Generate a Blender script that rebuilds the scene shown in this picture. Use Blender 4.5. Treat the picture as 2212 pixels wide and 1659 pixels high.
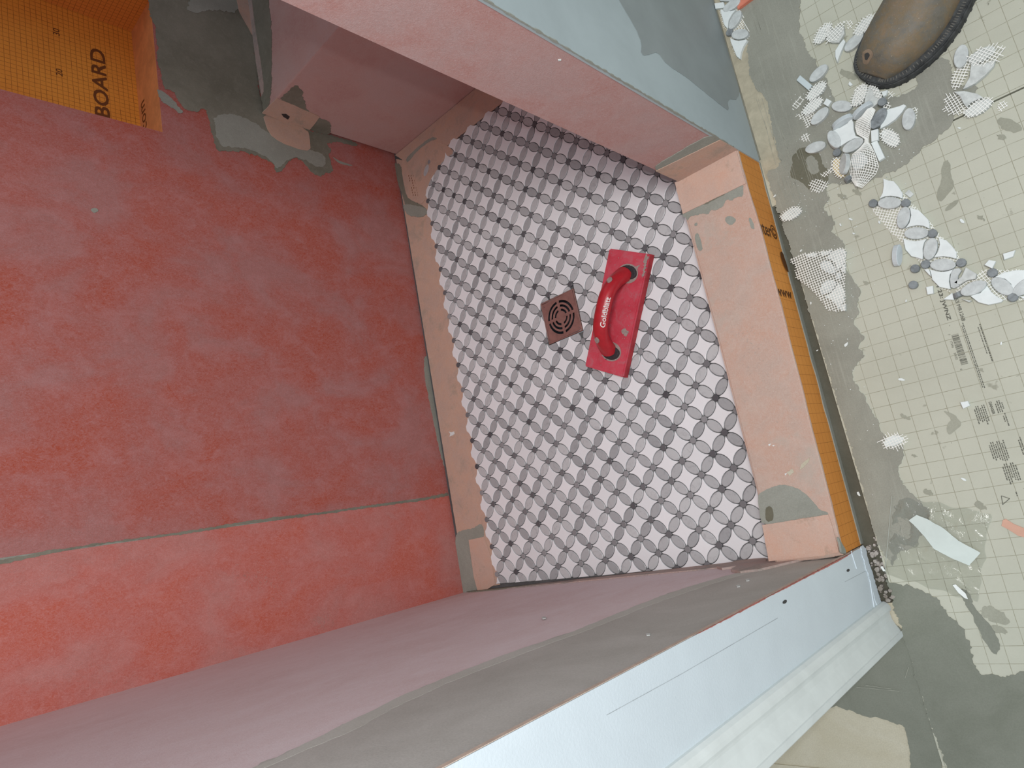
import bpy, bmesh, math, random
from mathutils import Vector, Matrix, noise

for o in list(bpy.data.objects): bpy.data.objects.remove(o)
SC = bpy.context.scene
COL = SC.collection
PI = math.pi
random.seed(7)
W, H = 2212.0, 1659.0
LENS = 24.003

# ------------------------------------------------------------------ camera
CP = Vector((1.2675, 0.1192, 1.2186))
RX = Vector((0.7051, -0.1918, -0.6827)); RY = Vector((-0.2723, -0.9621, -0.0110)); RW = Vector((-0.6548, 0.1937, -0.7306))
RW.normalize(); RY = (RY - RW*RY.dot(RW)).normalized(); RX = RY.cross(RW)
cam = bpy.data.cameras.new('camera'); cam.lens = LENS; cam.sensor_width = 36; cam.sensor_fit = 'HORIZONTAL'
cam.clip_start = 0.01
camo = bpy.data.objects.new('camera', cam); COL.objects.link(camo)
camo.matrix_world = Matrix(((RX.x, -RY.x, -RW.x, CP.x), (RX.y, -RY.y, -RW.y, CP.y), (RX.z, -RY.z, -RW.z, CP.z), (0, 0, 0, 1)))
SC.camera = camo

# ------------------------------------------------------------------ light and exposure
SC.view_settings.view_transform = 'Standard'
SC.view_settings.look = 'None'
SC.view_settings.gamma = 1.0
SC.view_settings.use_curve_mapping = False
SC.view_settings.exposure = 0.0
wd = bpy.data.worlds.new('room_light'); SC.world = wd; wd.use_nodes = True
wd.node_tree.nodes['Background'].inputs[0].default_value = (0.80, 0.90, 1.0, 1)
wd.node_tree.nodes['Background'].inputs[1].default_value = 0.50

def lamp(name, kind, loc, power, color, size=0.1, target=None, spot=None):
    l = bpy.data.lights.new(name, kind); l.energy = power; l.color = color
    if kind == 'AREA': l.shape = 'DISK'; l.size = size
    elif kind in ('POINT', 'SPOT'): l.shadow_soft_size = size
    o = bpy.data.objects.new(name, l); COL.objects.link(o); o.location = loc
    if target is not None:
        o.rotation_euler = (Vector(target)-Vector(loc)).to_track_quat('-Z', 'Y').to_euler()
    return o
lamp('ceiling_lamp', 'AREA', (1.75, 0.12, 2.4), 30, (1.0, 0.985, 0.96), 0.55, (0.9, 0.4, 0))
lamp('phone_flash', 'POINT', (1.30, 0.16, 1.235), 8.0, (0.95, 0.97, 1.0), 0.008)

# ------------------------------------------------------------------ helpers
def L(c):
    return tuple(((v/255)/12.92 if v/255 <= 0.04045 else ((v/255+0.055)/1.055)**2.4) for v in c)
def ray(px, py):
    f = LENS/36*W
    return (RX*((px-W/2)/f) + RY*((py-H/2)/f) + RW).normalized()
def pz(px, py, z=0.0):
    r = ray(px, py); return CP + r*((z-CP.z)/r.z)
def pY(px, py, y):
    r = ray(px, py); return CP + r*((y-CP.y)/r.y)
def pX(px, py, x):
    r = ray(px, py); return CP + r*((x-CP.x)/r.x)
def bwx(y): return -0.136 + 0.0225*(y+0.04)          # face of the back wall
BWN = Vector((1, -0.0225, 0)).normalized(); BWD = BWN.dot(Vector((bwx(0), 0, 0)))
def pB(px, py, off=0.0):
    r = ray(px, py); return CP + r*((BWD+off-BWN.dot(CP))/BWN.dot(r))

class MB:
    def __init__(s): s.v = []; s.f = []
    def add(s, vs, fs):
        n = len(s.v); s.v += [Vector(v) for v in vs]; s.f += [tuple(i+n for i in f) for f in fs]
    def box(s, a, b):
        x0, y0, z0 = a; x1, y1, z1 = b
        s.add([(x0,y0,z0),(x1,y0,z0),(x1,y1,z0),(x0,y1,z0),(x0,y0,z1),(x1,y0,z1),(x1,y1,z1),(x0,y1,z1)],
              [(0,3,2,1),(4,5,6,7),(0,1,5,4),(1,2,6,5),(2,3,7,6),(3,0,4,7)])
    def prism(s, pts, n, t):                              # polygon pts on a plane, pushed out by n*t
        pts = [Vector(p) for p in pts]; n = Vector(n)
        ar = Vector((0,0,0))
        for i in range(len(pts)): ar += pts[i].cross(pts[(i+1) % len(pts)])
        if ar.dot(n) < 0: pts.reverse()
        k = len(pts); m = len(s.v)
        s.v += pts + [p+n*t for p in pts]
        s.f.append(tuple(m+k+i for i in range(k)))
        for i in range(k):
            j = (i+1) % k; s.f.append((m+i, m+j, m+k+j, m+k+i))
    def tube(s, path, r, n=8, closed=False, cap=True, sy=1.0, up=Vector((0,0,1))):
        path = [Vector(p) for p in path]; k = len(path); m = len(s.v)
        rr = r if isinstance(r, (list, tuple)) else [r]*k
        for i, p in enumerate(path):
            d = (path[(i+1) % k]-path[i-1]) if closed else (path[min(i+1, k-1)]-path[max(i-1, 0)])
            d.normalize(); u = d.cross(up)
            if u.length < 1e-4: u = d.cross(Vector((1, 0, 0)))
            u.normalize(); w = u.cross(d)
            for j in range(n):
                a = 2*PI*j/n; s.v.append(p + u*math.cos(a)*rr[i] + w*math.sin(a)*rr[i]*sy)
        for i in range(k if closed else k-1):
            for j in range(n):
                a = m+i*n+j; b = m+i*n+(j+1) % n; c = m+((i+1) % k)*n+(j+1) % n; d = m+((i+1) % k)*n+j
                s.f.append((a, b, c, d))
        if cap and not closed:
            s.f.append(tuple(m+j for j in reversed(range(n)))); s.f.append(tuple(m+(k-1)*n+j for j in range(n)))
    def ribbon(s, a, b, w, t=0.0006, nrm=Vector((0,0,1))):
        a = Vector(a); b = Vector(b); d = b-a
        if d.length < 1e-6: return
        u = d.cross(nrm).normalized()*(w/2)
        s.prism([a-u, b-u, b+u, a+u], nrm, t)
    def mesh(s, name, origin=Vector((0,0,0)), M=None):
        me = bpy.data.meshes.new(name)
        if M is None: vs = [tuple(v-origin) for v in s.v]
        else:
            Mi = M.inverted(); vs = [tuple(Mi @ v) for v in s.v]
        me.from_pydata(vs, [], s.f); me.update(); return me

def props(o, label=None, cat=None, group=None, kind=None):
    if label: o['label'] = label
    if cat: o['category'] = cat
    if group: o['group'] = group
    if kind: o['kind'] = kind
    return o
def mkobj(name, me, mat, parent=None, M=None, smooth=False):
    o = bpy.data.objects.new(name, me); COL.objects.link(o)
    if mat is not None and len(me.materials) == 0: me.materials.append(mat)
    if smooth:
        for p in me.polygons: p.use_smooth = True
    M = M or Matrix.Identity(4)
    if parent is not None:
        o.parent = parent; o.matrix_parent_inverse = Matrix.Identity(4)
        o.matrix_basis = WM[parent.name].inverted() @ M
    else: o.matrix_basis = M
    WM[o.name] = M.copy()
    return o
WM = {}
def build(name, mb, mat, parent=None, smooth=False, bevel=0.0, seg=1, origin=None):
    vs = mb.v
    if origin is None:
        xs = [v.x for v in vs]; ys = [v.y for v in vs]; zs = [v.z for v in vs]
        origin = Vector(((min(xs)+max(xs))/2, (min(ys)+max(ys))/2, min(zs)))
    me = mb.mesh(name, origin)
    if bevel:
        bm = bmesh.new(); bm.from_mesh(me); bmesh.ops.remove_doubles(bm, verts=bm.verts, dist=1e-6)
        es = [e for e in bm.edges if len(e.link_faces) == 2 and e.calc_face_angle(0) > 0.5]
        bmesh.ops.bevel(bm, geom=es, offset=bevel, segments=seg, affect='EDGES', profile=0.5)
        bm.to_mesh(me); bm.free()
    return mkobj(name, me, mat, parent, Matrix.Translation(origin), smooth)
def empty(name, loc, rz=0.0):
    o = bpy.data.objects.new(name, None); COL.objects.link(o); o.empty_display_size = 0.02
    M = Matrix.Translation(Vector(loc)) @ Matrix.Rotation(rz, 4, 'Z')
    o.matrix_basis = M; WM[o.name] = M.copy(); return o

def jag(pts, amp=0.002, step=0.0025, seed=0, n=Vector((0,0,1)), freq=90):
    out = []; k = len(pts)
    for i in range(k):
        a, b = Vector(pts[i]), Vector(pts[(i+1) % k]); d = b-a
        m = max(1, int(d.length/step)); u = d.cross(n)
        if u.length > 0: u.normalize()
        for j in range(m):
            p = a+d*(j/m)
            q = noise.noise(p*freq+Vector((seed*7.1, 0, 0)))*amp + noise.noise(p*freq*3.3+Vector((0, seed*3.7, 0)))*amp*0.7 + noise.noise(p*freq*8+Vector((0, 0, seed*5.3)))*amp*0.5
            out.append(p+u*q)
    return out
def smear(name, pts, mat, parent, n=Vector((0,0,1)), t=0.0006, amp=0.002, step=0.0025, seed=0, lift=0.0001, freq=90, smooth=True):
    pts = [Vector(p) for p in pts]
    if smooth:                                           # soften the traced corners
        q = []
        for i in range(len(pts)):
            a, b = pts[i], pts[(i+1) % len(pts)]
            q += [a*0.78+b*0.22, a*0.22+b*0.78]
        pts = q
    mb = MB(); mb.prism([p+n*lift for p in jag(pts, amp, step, seed, n, freq)], n, t)
    return build(name, mb, mat, parent)

# ------------------------------------------------------------------ materials
def newmat(name):
    m = bpy.data.materials.new(name); m.use_nodes = True
    nt = m.node_tree; b = nt.nodes['Principled BSDF']; return m, nt, b
class NT:
    def __init__(s, nt): s.nt = nt
    def n(s, t, **kw):
        x = s.nt.nodes.new(t)
        for k, v in kw.items(): setattr(x, k, v)
        return x
    def l(s, a, b): s.nt.links.new(a, b)
    def pos(s, scale=(1,1,1), world=True):
        if world: src = s.n('ShaderNodeNewGeometry').outputs['Position']
        else: src = s.n('ShaderNodeTexCoord').outputs['Object']
        mp = s.n('ShaderNodeMapping'); mp.inputs['Scale'].default_value = scale; s.l(src, mp.inputs[0]); return mp.outputs[0]
    def noise(s, vec, scale, detail=4, rough=0.55, dist=0.0):
        x = s.n('ShaderNodeTexNoise'); x.inputs['Scale'].default_value = scale; x.inputs['Detail'].default_value = detail
        x.inputs['Roughness'].default_value = rough; x.inputs['Distortion'].default_value = dist; s.l(vec, x.inputs['Vector']); return x.outputs['Fac']
    def ramp(s, fac, stops):
        r = s.n('ShaderNodeValToRGB'); e = r.color_ramp.elements
        e[0].position = stops[0][0]; e[0].color = (*L(stops[0][1]), 1); e[1].position = stops[-1][0]; e[1].color = (*L(stops[-1][1]), 1)
        for p, c in stops[1:-1]:
            k = e.new(p); k.color = (*L(c), 1)
        s.l(fac, r.inputs[0]); return r.outputs[0]
    def mapr(s, v, a, b, c=0.0, d=1.0):
        x = s.n('ShaderNodeMapRange'); s.l(v, x.inputs[0])
        for i, q in zip((1, 2, 3, 4), (a, b, c, d)): x.inputs[i].default_value = q
        return x.outputs[0]
    def math(s, op, a, b=None, c=None):
        x = s.n('ShaderNodeMath', operation=op)
        for i, q in enumerate((a, b, c)):
            if q is None: continue
            if isinstance(q, (int, float)): x.inputs[i].default_value = q
            else: s.l(q, x.inputs[i])
        return x.outputs[0]
    def mix(s, f, a, b, mode='MIX'):
        x = s.n('ShaderNodeMix', data_type='RGBA', blend_type=mode)
        for i, q in ((0, f), (6, a), (7, b)):
            if isinstance(q, (int, float)): x.inputs[i].default_value = q
            elif isinstance(q, tuple): x.inputs[i].default_value = (*L(q), 1)
            else: s.l(q, x.inputs[i])
        return x.outputs[2]
    def bump(s, h, strength, dist, b):
        x = s.n('ShaderNodeBump'); x.inputs['Strength'].default_value = strength; x.inputs['Distance'].default_value = dist
        s.l(h, x.inputs['Height']); s.l(x.outputs[0], b.inputs['Normal'])

def fleece(name, cols, blotch=(6, 6, 9), pale=(205, 165, 165), palef=0.5, stretch=(1, 1, 1), dirt=None):
    m, nt, b = newmat(name); s = NT(nt)
    v = s.pos(stretch)
    big = s.noise(v, blotch[0], 5, 0.62, 0.4)
    c = s.ramp(big, [(0.38, cols[0]), (0.5, cols[1]), (0.62, cols[2])])
    med = s.noise(v, 28, 6, 0.7, 0.6)
    c = s.mix(s.math('MULTIPLY', s.mapr(med, 0.48, 0.75), palef), c, pale)
    fib = s.noise(s.pos((240*stretch[0], 240*stretch[1], 240*stretch[2])), 1.0, 5, 0.75, 1.4)
    c = s.mix(s.mapr(fib, 0.38, 0.72, 0.0, 0.75), c, pale)
    fib2 = s.noise(s.pos((700, 700, 700)), 1.0, 2, 0.6, 0.0)
    c = s.mix(s.mapr(fib2, 0.35, 0.65, 0.0, 0.35), c, cols[0])
    if dirt:
        dn = s.noise(v, 14, 6, 0.75, 0.3)
        c = s.mix(s.math('MULTIPLY', s.mapr(dn, dirt[1], dirt[1]+0.12), dirt[2]), c, dirt[0])
    s.l(c, b.inputs['Base Color']); b.inputs['Roughness'].default_value = 0.85
    b.inputs['Specular IOR Level'].default_value = 0.2
    s.bump(s.math('ADD', fib, s.math('MULTIPLY', fib2, 0.4)), 0.5, 0.0009, b); return m
def mortar(name, a, bcol, c3=None, streak=None, rough=0.8, bs=0.5):
    m, nt, b = newmat(name); s = NT(nt)
    v = s.pos()
    n1 = s.noise(v, 9, 6, 0.65, 0.5); n2 = s.noise(v, 90, 5, 0.7, 0.2); n3 = s.noise(v, 480, 3, 0.6)
    c = s.ramp(n1, [(0.32, a), (0.68, bcol)])
    c = s.mix(s.mapr(n2, 0.5, 0.8, 0.0, 0.45), c, c3 or bcol)
    c = s.mix(s.mapr(n3, 0.3, 0.7, 0.0, 0.16), c, (70, 70, 60))
    if streak:
        n4 = s.noise(s.pos(streak), 1.0, 3, 0.6)
        c = s.mix(s.mapr(n4, 0.55, 0.72, 0.0, 0.22), c, (190, 190, 178))
    s.l(c, b.inputs['Base Color']); b.inputs['Roughness'].default_value = rough; b.inputs['Specular IOR Level'].default_value = 0.25
    hs = s.math('ADD', s.math('MULTIPLY', n2, 0.6), s.math('MULTIPLY', n3, 0.4)); s.bump(hs, bs, 0.0012, b); return m
def plain(name, col, rough=0.5, spec=0.5, metal=0.0, var=0.08, vs=30, bump=0.0, bsc=200, world=True, dark=None):
    m, nt, b = newmat(name); s = NT(nt)
    v = s.pos(world=world); n = s.noise(v, vs, 5, 0.65, 0.3)
    d = dark or tuple(max(0, x*(1-2.2*var)) for x in col)
    s.l(s.ramp(n, [(0.3, d), (0.65, col)]), b.inputs['Base Color'])
    b.inputs['Roughness'].default_value = rough; b.inputs['Specular IOR Level'].default_value = spec; b.inputs['Metallic'].default_value = metal
    if bump: s.bump(s.noise(v, bsc, 4, 0.6), bump, 0.001, b)
    return m
def tilemat(name, lo, hi, rough, attr=False, vein=0.35, veincol=(120, 120, 124)):
    m, nt, b = newmat(name); s = NT(nt)
    if attr:
        a = s.n('ShaderNodeAttribute'); a.attribute_name = 'tone'; rnd = a.outputs['Fac']
    else: rnd = s.n('ShaderNodeObjectInfo').outputs['Random']
    c = s.ramp(rnd, [(0.0, lo), (1.0, hi)])
    g = s.n('ShaderNodeNewGeometry').outputs['Position']
    n = s.noise(g, 75, 5, 0.7, 1.2)
    c = s.mix(s.mapr(n, 0.52, 0.72, 0.0, vein), c, veincol)
    s.l(c, b.inputs['Base Color']); b.inputs['Roughness'].default_value = rough; b.inputs['Specular IOR Level'].default_value = 0.4
    return m
def gridmat(name, base, dark, line, pitch, off, axes, width=0.06, vary=0.5, spots=True, major=0):
    m, nt, b = newmat(name); s = NT(nt)
    v = s.pos(); sep = s.n('ShaderNodeSeparateXYZ'); s.l(v, sep.inputs[0])
    n1 = s.noise(v, 7, 6, 0.6, 0.4); n2 = s.noise(v, 60, 6, 0.75, 0.3); n3 = s.noise(v, 520, 4, 0.7)
    c = s.ramp(n1, [(0.3, dark), (0.68, base)])
    c = s.mix(s.mapr(n2, 0.35, 0.8, 0.0, vary), c, base)
    c = s.mix(s.mapr(n3, 0.3, 0.7, 0.0, 0.22), c, dark)
    wob = s.math('MULTIPLY', s.math('SUBTRACT', n2, 0.5), 0.0012)
    lines = None
    for ax, o in zip(axes, off):
        q = s.math('ADD', sep.outputs[ax], wob)
        f = s.math('FRACT', s.math('DIVIDE', s.math('SUBTRACT', q, o-50*pitch), pitch))
        d = s.math('MINIMUM', f, s.math('SUBTRACT', 1.0, f))
        ln = s.mapr(d, width*0.25, width*0.5, 1.0, 0.0)
        lines = ln if lines is None else s.math('MAXIMUM', lines, ln)
    fade = s.mapr(n2, 0.32, 0.6, 0.35, 0.95)
    c = s.mix(s.math('MULTIPLY', lines, fade), c, line)
    if spots:
        sp = s.noise(v, 42, 3, 0.55, 0.0); c = s.mix(s.mapr(sp, 0.70, 0.74, 0.0, 0.5), c, (120, 118, 100))
        sp = s.noise(v, 170, 2, 0.5, 0.0); c = s.mix(s.mapr(sp, 0.76, 0.8, 0.0, 0.7), c, (85, 82, 68))
    s.l(c, b.inputs['Base Color']); b.inputs['Roughness'].default_value = 0.75; b.inputs['Specular IOR Level'].default_value = 0.3
    s.bump(s.math('SUBTRACT', n3, s.math('MULTIPLY', lines, 0.6)), 0.25, 0.0008, b)
    return m

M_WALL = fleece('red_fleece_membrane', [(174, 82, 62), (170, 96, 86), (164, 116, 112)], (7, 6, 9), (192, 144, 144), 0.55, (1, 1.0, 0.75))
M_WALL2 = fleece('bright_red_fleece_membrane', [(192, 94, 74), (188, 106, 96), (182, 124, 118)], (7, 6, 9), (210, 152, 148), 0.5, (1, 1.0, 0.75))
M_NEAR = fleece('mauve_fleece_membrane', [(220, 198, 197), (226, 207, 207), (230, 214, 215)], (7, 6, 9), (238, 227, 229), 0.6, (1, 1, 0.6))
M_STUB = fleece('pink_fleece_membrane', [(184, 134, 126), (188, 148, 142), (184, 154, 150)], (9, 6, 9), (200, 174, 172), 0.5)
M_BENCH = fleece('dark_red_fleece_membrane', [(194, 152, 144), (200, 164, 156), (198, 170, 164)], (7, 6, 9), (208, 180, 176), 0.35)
M_CURB = fleece('salmon_fleece_membrane', [(198, 160, 141), (195, 163, 147), (188, 165, 152)], (16, 6, 9), (208, 190, 178), 0.55, dirt=((186, 174, 162), 0.56, 0.6))
M_BAND = fleece('orange_seam_band', [(204, 166, 144), (198, 164, 146), (190, 162, 148)], (18, 6, 9), (208, 186, 172), 0.35, dirt=((160, 150, 136), 0.53, 0.5))
M_BAND2 = fleece('bright_orange_seam_band', [(208, 168, 148), (204, 171, 154), (196, 169, 155)], (18, 6, 9), (212, 190, 176), 0.35, dirt=((150, 135, 118), 0.58, 0.6))
M_BANDG = fleece('grey_stained_seam_band', [(186, 160, 150), (178, 158, 150), (168, 156, 150)], (18, 6, 9), (200, 184, 178), 0.35, dirt=((140, 138, 130), 0.5, 0.6))
M_MORT = mortar('grey_thinset', (150, 152, 142), (164, 166, 156), (174, 176, 166))
M_MORTD = mortar('dark_grey_thinset', (120, 118, 104), (142, 140, 126), (158, 157, 145))
M_BANDMORT = mortar('smooth_grey_compound', (184, 182, 174), (200, 198, 191), (194, 192, 186), bs=0.2)
M_BANDL = mortar('pale_compound_edge', (196, 196, 186), (208, 208, 200), (204, 204, 196), bs=0.2)
M_FLOORM = mortar('floor_thinset', (124, 127, 114), (140, 142, 130), (132, 134, 122), rough=0.55, bs=0.25)
M_SPOT = mortar('dried_mortar_stain', (156, 156, 140), (170, 170, 154), (164, 163, 148), rough=0.6, bs=0.2)
M_TROWEL = mortar('trowelled_floor_thinset', (144, 144, 133), (162, 162, 150), (154, 154, 142), streak=(260, 9, 1), rough=0.6, bs=0.25)
M_WET = mortar('damp_floor_thinset', (104, 102, 86), (124, 122, 106), (134, 130, 114), rough=0.35, bs=0.2)
M_GAP = mortar('dark_subfloor', (86, 84, 72), (104, 102, 90), (112, 108, 96), rough=0.7)
M_TAN = mortar('tan_subfloor', (196, 188, 164), (206, 200, 180), (188, 180, 158), rough=0.8, bs=0.25)
M_DEB = mortar('plaster_rubble', (140, 132, 122), (206, 198, 192), (214, 210, 206), rough=0.9, bs=1.0)
M_BOARD = gridmat('backer_board', (196, 196, 180), (184, 184, 168), (146, 143, 122), 0.02525, (0.9905, 0.0829), (0, 1), 0.045)
M_NICHE = gridmat('orange_foam_board_grid', (232, 156, 62), (220, 140, 54), (150, 84, 34), 0.0103, (1.2028, 0.7440), (1, 2), 0.13, 0.4, False)
M_NICHEY = gridmat('orange_foam_board_grid_side', (222, 140, 62), (210, 126, 54), (150, 84, 34), 0.0103, (0.0, 0.7440), (0, 2), 0.13, 0.4, False)
M_NICHEZ = plain('orange_foam_board', (226, 150, 96), 0.6, 0.3, var=0.06, bump=0.2)
M_CURBB = gridmat('orange_foam_board_curb', (222, 150, 72), (206, 132, 58), (150, 92, 40), 0.0167, (0.012, 0.088), (1, 2), 0.05, 0.5, False)
M_WHITE = tilemat('white_marble_tile', (232, 234, 236), (243, 244, 246), 0.35, vein=0.10, veincol=(220, 214, 220))
M_WHITEA = tilemat('white_marble_tile_far', (232, 234, 236), (243, 244, 246), 0.35, attr=True, vein=0.10, veincol=(220, 214, 220))
M_OVAL = tilemat('grey_marble_tile', (166, 168, 170), (204, 206, 207), 0.35)
M_OVALA = tilemat('grey_marble_tile_far', (166, 168, 170), (204, 206, 207), 0.35, attr=True)
M_DOT = tilemat('charcoal_marble_tile', (82, 82, 86), (156, 156, 158), 0.35, vein=0.15)
M_DOTA = tilemat('charcoal_marble_tile_far', (82, 82, 86), (156, 156, 158), 0.35, attr=True, vein=0.15)
M_BED = mortar('joint_bed', (84, 83, 84), (108, 107, 108), (118, 117, 116), rough=0.9)
M_SW = plain('loose_white_marble', (232, 238, 236), 0.4, 0.4, var=0.02, vs=60)
M_SO = plain('loose_grey_marble', (208, 213, 211), 0.4, 0.4, var=0.06, vs=90)
M_SD = plain('loose_charcoal_marble', (142, 148, 150), 0.4, 0.4, var=0.1, vs=90)
M_SB = plain('loose_tile_back', (214, 218, 214), 0.7, 0.2, var=0.06, vs=120)
M_SY = plain('yellowed_tile_back', (214, 196, 150), 0.8, 0.2, var=0.06, vs=120)
M_NET = plain('white_fibreglass_mesh', (248, 248, 242), 0.6, 0.3, var=0.02)
M_DRY = plain('white_painted_drywall', (214, 224, 230), 0.42, 0.5, var=0.012, vs=12, bump=0.25, bsc=330)
M_DRYS = plain('grey_primed_drywall', (176, 188, 190), 0.55, 0.4, var=0.03, vs=5, bump=0.12, bsc=160)
M_TRIM = plain('white_painted_trim', (228, 234, 232), 0.4, 0.45, var=0.02, vs=25)
M_PAPER = plain('torn_drywall_edge', (200, 130, 120), 0.8, 0.2, var=0.1, vs=200)
M_PEACH = plain('peach_membrane_edge', (208, 188, 172), 0.8, 0.2, var=0.05, vs=120)
M_FLOAT = plain('scuffed_red_plastic', (204, 84, 98), 0.5, 0.4, var=0.06, vs=70)
def dusty(name, base, dark, dust):
    m, nt, b = newmat(name); s = NT(nt); v = s.pos()
    c = s.ramp(s.noise(v, 26, 5, 0.6, 0.4), [(0.35, dark), (0.6, base)])
    c = s.mix(s.mapr(s.noise(v, 40, 7, 0.75, 0.6), 0.5, 0.72, 0.0, 0.55), c, dust)
    c = s.mix(s.mapr(s.noise(v, 420, 3, 0.6), 0.62, 0.72, 0.0, 0.5), c, dust)
    s.l(c, b.inputs['Base Color']); b.inputs['Roughness'].default_value = 0.55; b.inputs['Specular IOR Level'].default_value = 0.35; return m
M_FLOAT = dusty('scuffed_red_plastic', (208, 78, 94), (196, 58, 74), (176, 132, 138))
M_HANDLE = plain('red_handle_plastic', (190, 40, 50), 0.33, 0.5, var=0.04, vs=80)
M_DARK = plain('dark_gunk', (58, 56, 60), 0.5, 0.5, var=0.2, vs=300)
M_DUST = plain('dried_mortar_dust', (176, 158, 152), 0.9, 0.1, var=0.08, vs=200)
M_PRINTW = plain('white_print', (240, 232, 228), 0.6, 0.3, var=0.0)
M_INK = plain('brown_ink', (112, 66, 34), 0.7, 0.2, var=0.0)
M_INKG = plain('grey_ink', (112, 112, 102), 0.8, 0.2, var=0.06, vs=300)
M_INKC = plain('dark_brown_ink', (92, 58, 30), 0.7, 0.2, var=0.0)
M_BRONZE = plain('bronze_metal', (172, 134, 126), 0.32, 0.5, 0.45, 0.06, 60)
M_PIT = plain('drain_pit', (60, 64, 72), 0.2, 0.6, var=0.2, vs=60)
M_LABEL = plain('white_paper_label', (214, 224, 218), 0.6, 0.3, var=0.02)
M_PEACHP = plain('peach_plastic_strip', (214, 168, 146), 0.6, 0.3, var=0.03)
M_LEATHER = None
def leather():
    m, nt, b = newmat('worn_brown_leather'); s = NT(nt); v = s.pos(world=False)
    n1 = s.noise(v, 22, 7, 0.75, 0.3); n2 = s.noise(v, 70, 5, 0.75, 0.5); n3 = s.noise(v, 400, 3, 0.6)
    c = s.ramp(n1, [(0.30, (84, 82, 76)), (0.44, (108, 102, 90)), (0.54, (122, 106, 82)), (0.64, (130, 110, 86)), (0.76, (156, 136, 114))])
    c = s.mix(s.mapr(n2, 0.46, 0.70, 0.0, 0.75), c, (116, 112, 104))
    c = s.mix(s.mapr(n3, 0.66, 0.74, 0.0, 0.6), c, (190, 180, 166))
    s.l(c, b.inputs['Base Color']); b.inputs['Roughness'].default_value = 0.6
    s.bump(s.math('ADD', n2, s.math('MULTIPLY', n3, 0.4)), 0.4, 0.0015, b); return m
M_LEATHER = leather()
M_RUBBER = plain('dusty_black_rubber', (82, 84, 84), 0.75, 0.3, var=0.2, vs=80, bump=0.4, bsc=200)
M_STITCH = plain('grey_welt_thread', (118, 116, 110), 0.8, 0.2, var=0.1, vs=300)
def film():
    m, nt, b = newmat('clear_plastic_film'); s = NT(nt); nt.nodes.remove(b)
    out = nt.nodes['Material Output']
    tr = s.n('ShaderNodeBsdfTransparent'); tr.inputs[0].default_value = (0.93, 0.94, 0.93, 1)
    gl = s.n('ShaderNodeBsdfGlossy'); gl.inputs['Roughness'].default_value = 0.16
    df = s.n('ShaderNodeBsdfDiffuse'); df.inputs[0].default_value = (0.62, 0.64, 0.62, 1)
    a = s.n('ShaderNodeMixShader'); a.inputs[0].default_value = 0.07; s.l(tr.outputs[0], a.inputs[1]); s.l(df.outputs[0], a.inputs[2])
    fr = s.n('ShaderNodeFresnel'); fr.inputs[0].default_value = 1.5
    c = s.n('ShaderNodeMixShader'); s.l(fr.outputs[0], c.inputs[0]); s.l(a.outputs[0], c.inputs[1]); s.l(gl.outputs[0], c.inputs[2])
    v = s.pos(); bp = s.n('ShaderNodeBump'); bp.inputs['Strength'].default_value = 0.6; bp.inputs['Distance'].default_value = 0.003
    s.l(s.noise(v, 45, 4, 0.6, 1.5), bp.inputs['Height']); s.l(bp.outputs[0], gl.inputs['Normal']); s.l(bp.outputs[0], fr.inputs['Normal'])
    s.l(c.outputs[0], out.inputs[0]); return m
M_FILM = film()

def text_mesh(body, size):
    cu = bpy.data.curves.new('lettering', 'FONT'); cu.body = body; cu.size = size; cu.resolution_u = 3
    o = bpy.data.objects.new('lettering', cu); COL.objects.link(o)
    dg = bpy.context.evaluated_depsgraph_get(); me = bpy.data.meshes.new_from_object(o.evaluated_get(dg))
    bpy.data.objects.remove(o); bpy.data.curves.remove(cu)
    vs = [v.co.copy() for v in me.vertices]; fs = [tuple(p.vertices) for p in me.polygons]
    bpy.data.meshes.remove(me); return vs, fs
def lettering(body, a, u, w, width, height, mat, parent, bold=0.0, off=0.0003):
    """a: lower left corner, u: reading direction, w: direction of letter tops; scaled to width x height"""
    vs, fs = text_mesh(body, 1.0)
    x0 = min(v.x for v in vs); x1 = max(v.x for v in vs); y0 = min(v.y for v in vs); y1 = max(v.y for v in vs)
    u = Vector(u).normalized(); w = Vector(w).normalized(); n = u.cross(w)
    mb = MB()
    for k, d in enumerate([(0, 0)] if not bold else [(0, 0), (bold, 0), (0, bold), (bold, bold)]):
        mb.add([Vector(a)+u*((v.x-x0)/(x1-x0)*width+d[0])+w*((v.y-y0)/(y1-y0)*height+d[1])+n*(off+k*0.00002) for v in vs], fs)
    return build('lettering', mb, mat, parent)

# ================================================================== SETTING
FZ = -0.010                                             # top of the backer board outside the shower
# ---- floor outside: subfloor slab with boards on it
mb = MB(); mb.box((0.70, -1.2, -0.06), (2.6, 1.9, FZ-0.008))
floor = build('floor', mb, M_GAP, origin=Vector((1.5, 0.2, FZ-0.008))); props(floor, 'grey smeared cement backer board floor outside the shower', kind='structure')
mb = MB(); mb.box((0.886, -0.39, FZ-0.0078), (2.6, 0.5822, FZ)); b1 = build('backer_board', mb, M_BOARD, floor)
mb = MB(); mb.box((0.886, 0.5848, FZ-0.0078), (2.6, 1.9, FZ)); b2 = build('backer_board', mb, M_BOARD, floor)
mb = MB(); mb.box((0.45, -1.2, FZ-0.0078), (2.6, -0.392, FZ-0.0006)); b3 = build('backer_board', mb, M_TAN, floor)
mb = MB(); mb.box((0.45, -0.392, FZ-0.0078), (0.886, -0.125, FZ-0.0025)); b4 = build('backer_board', mb, M_TAN, floor)
mb = MB(); mb.box((0.875, 0.58, FZ-0.0078), (0.8858, 1.9, FZ-0.0003)); build('filler_strip', mb, M_TAN, floor)
def P(lst, z=FZ): return [pz(x, y, z) for x, y in lst]
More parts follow.
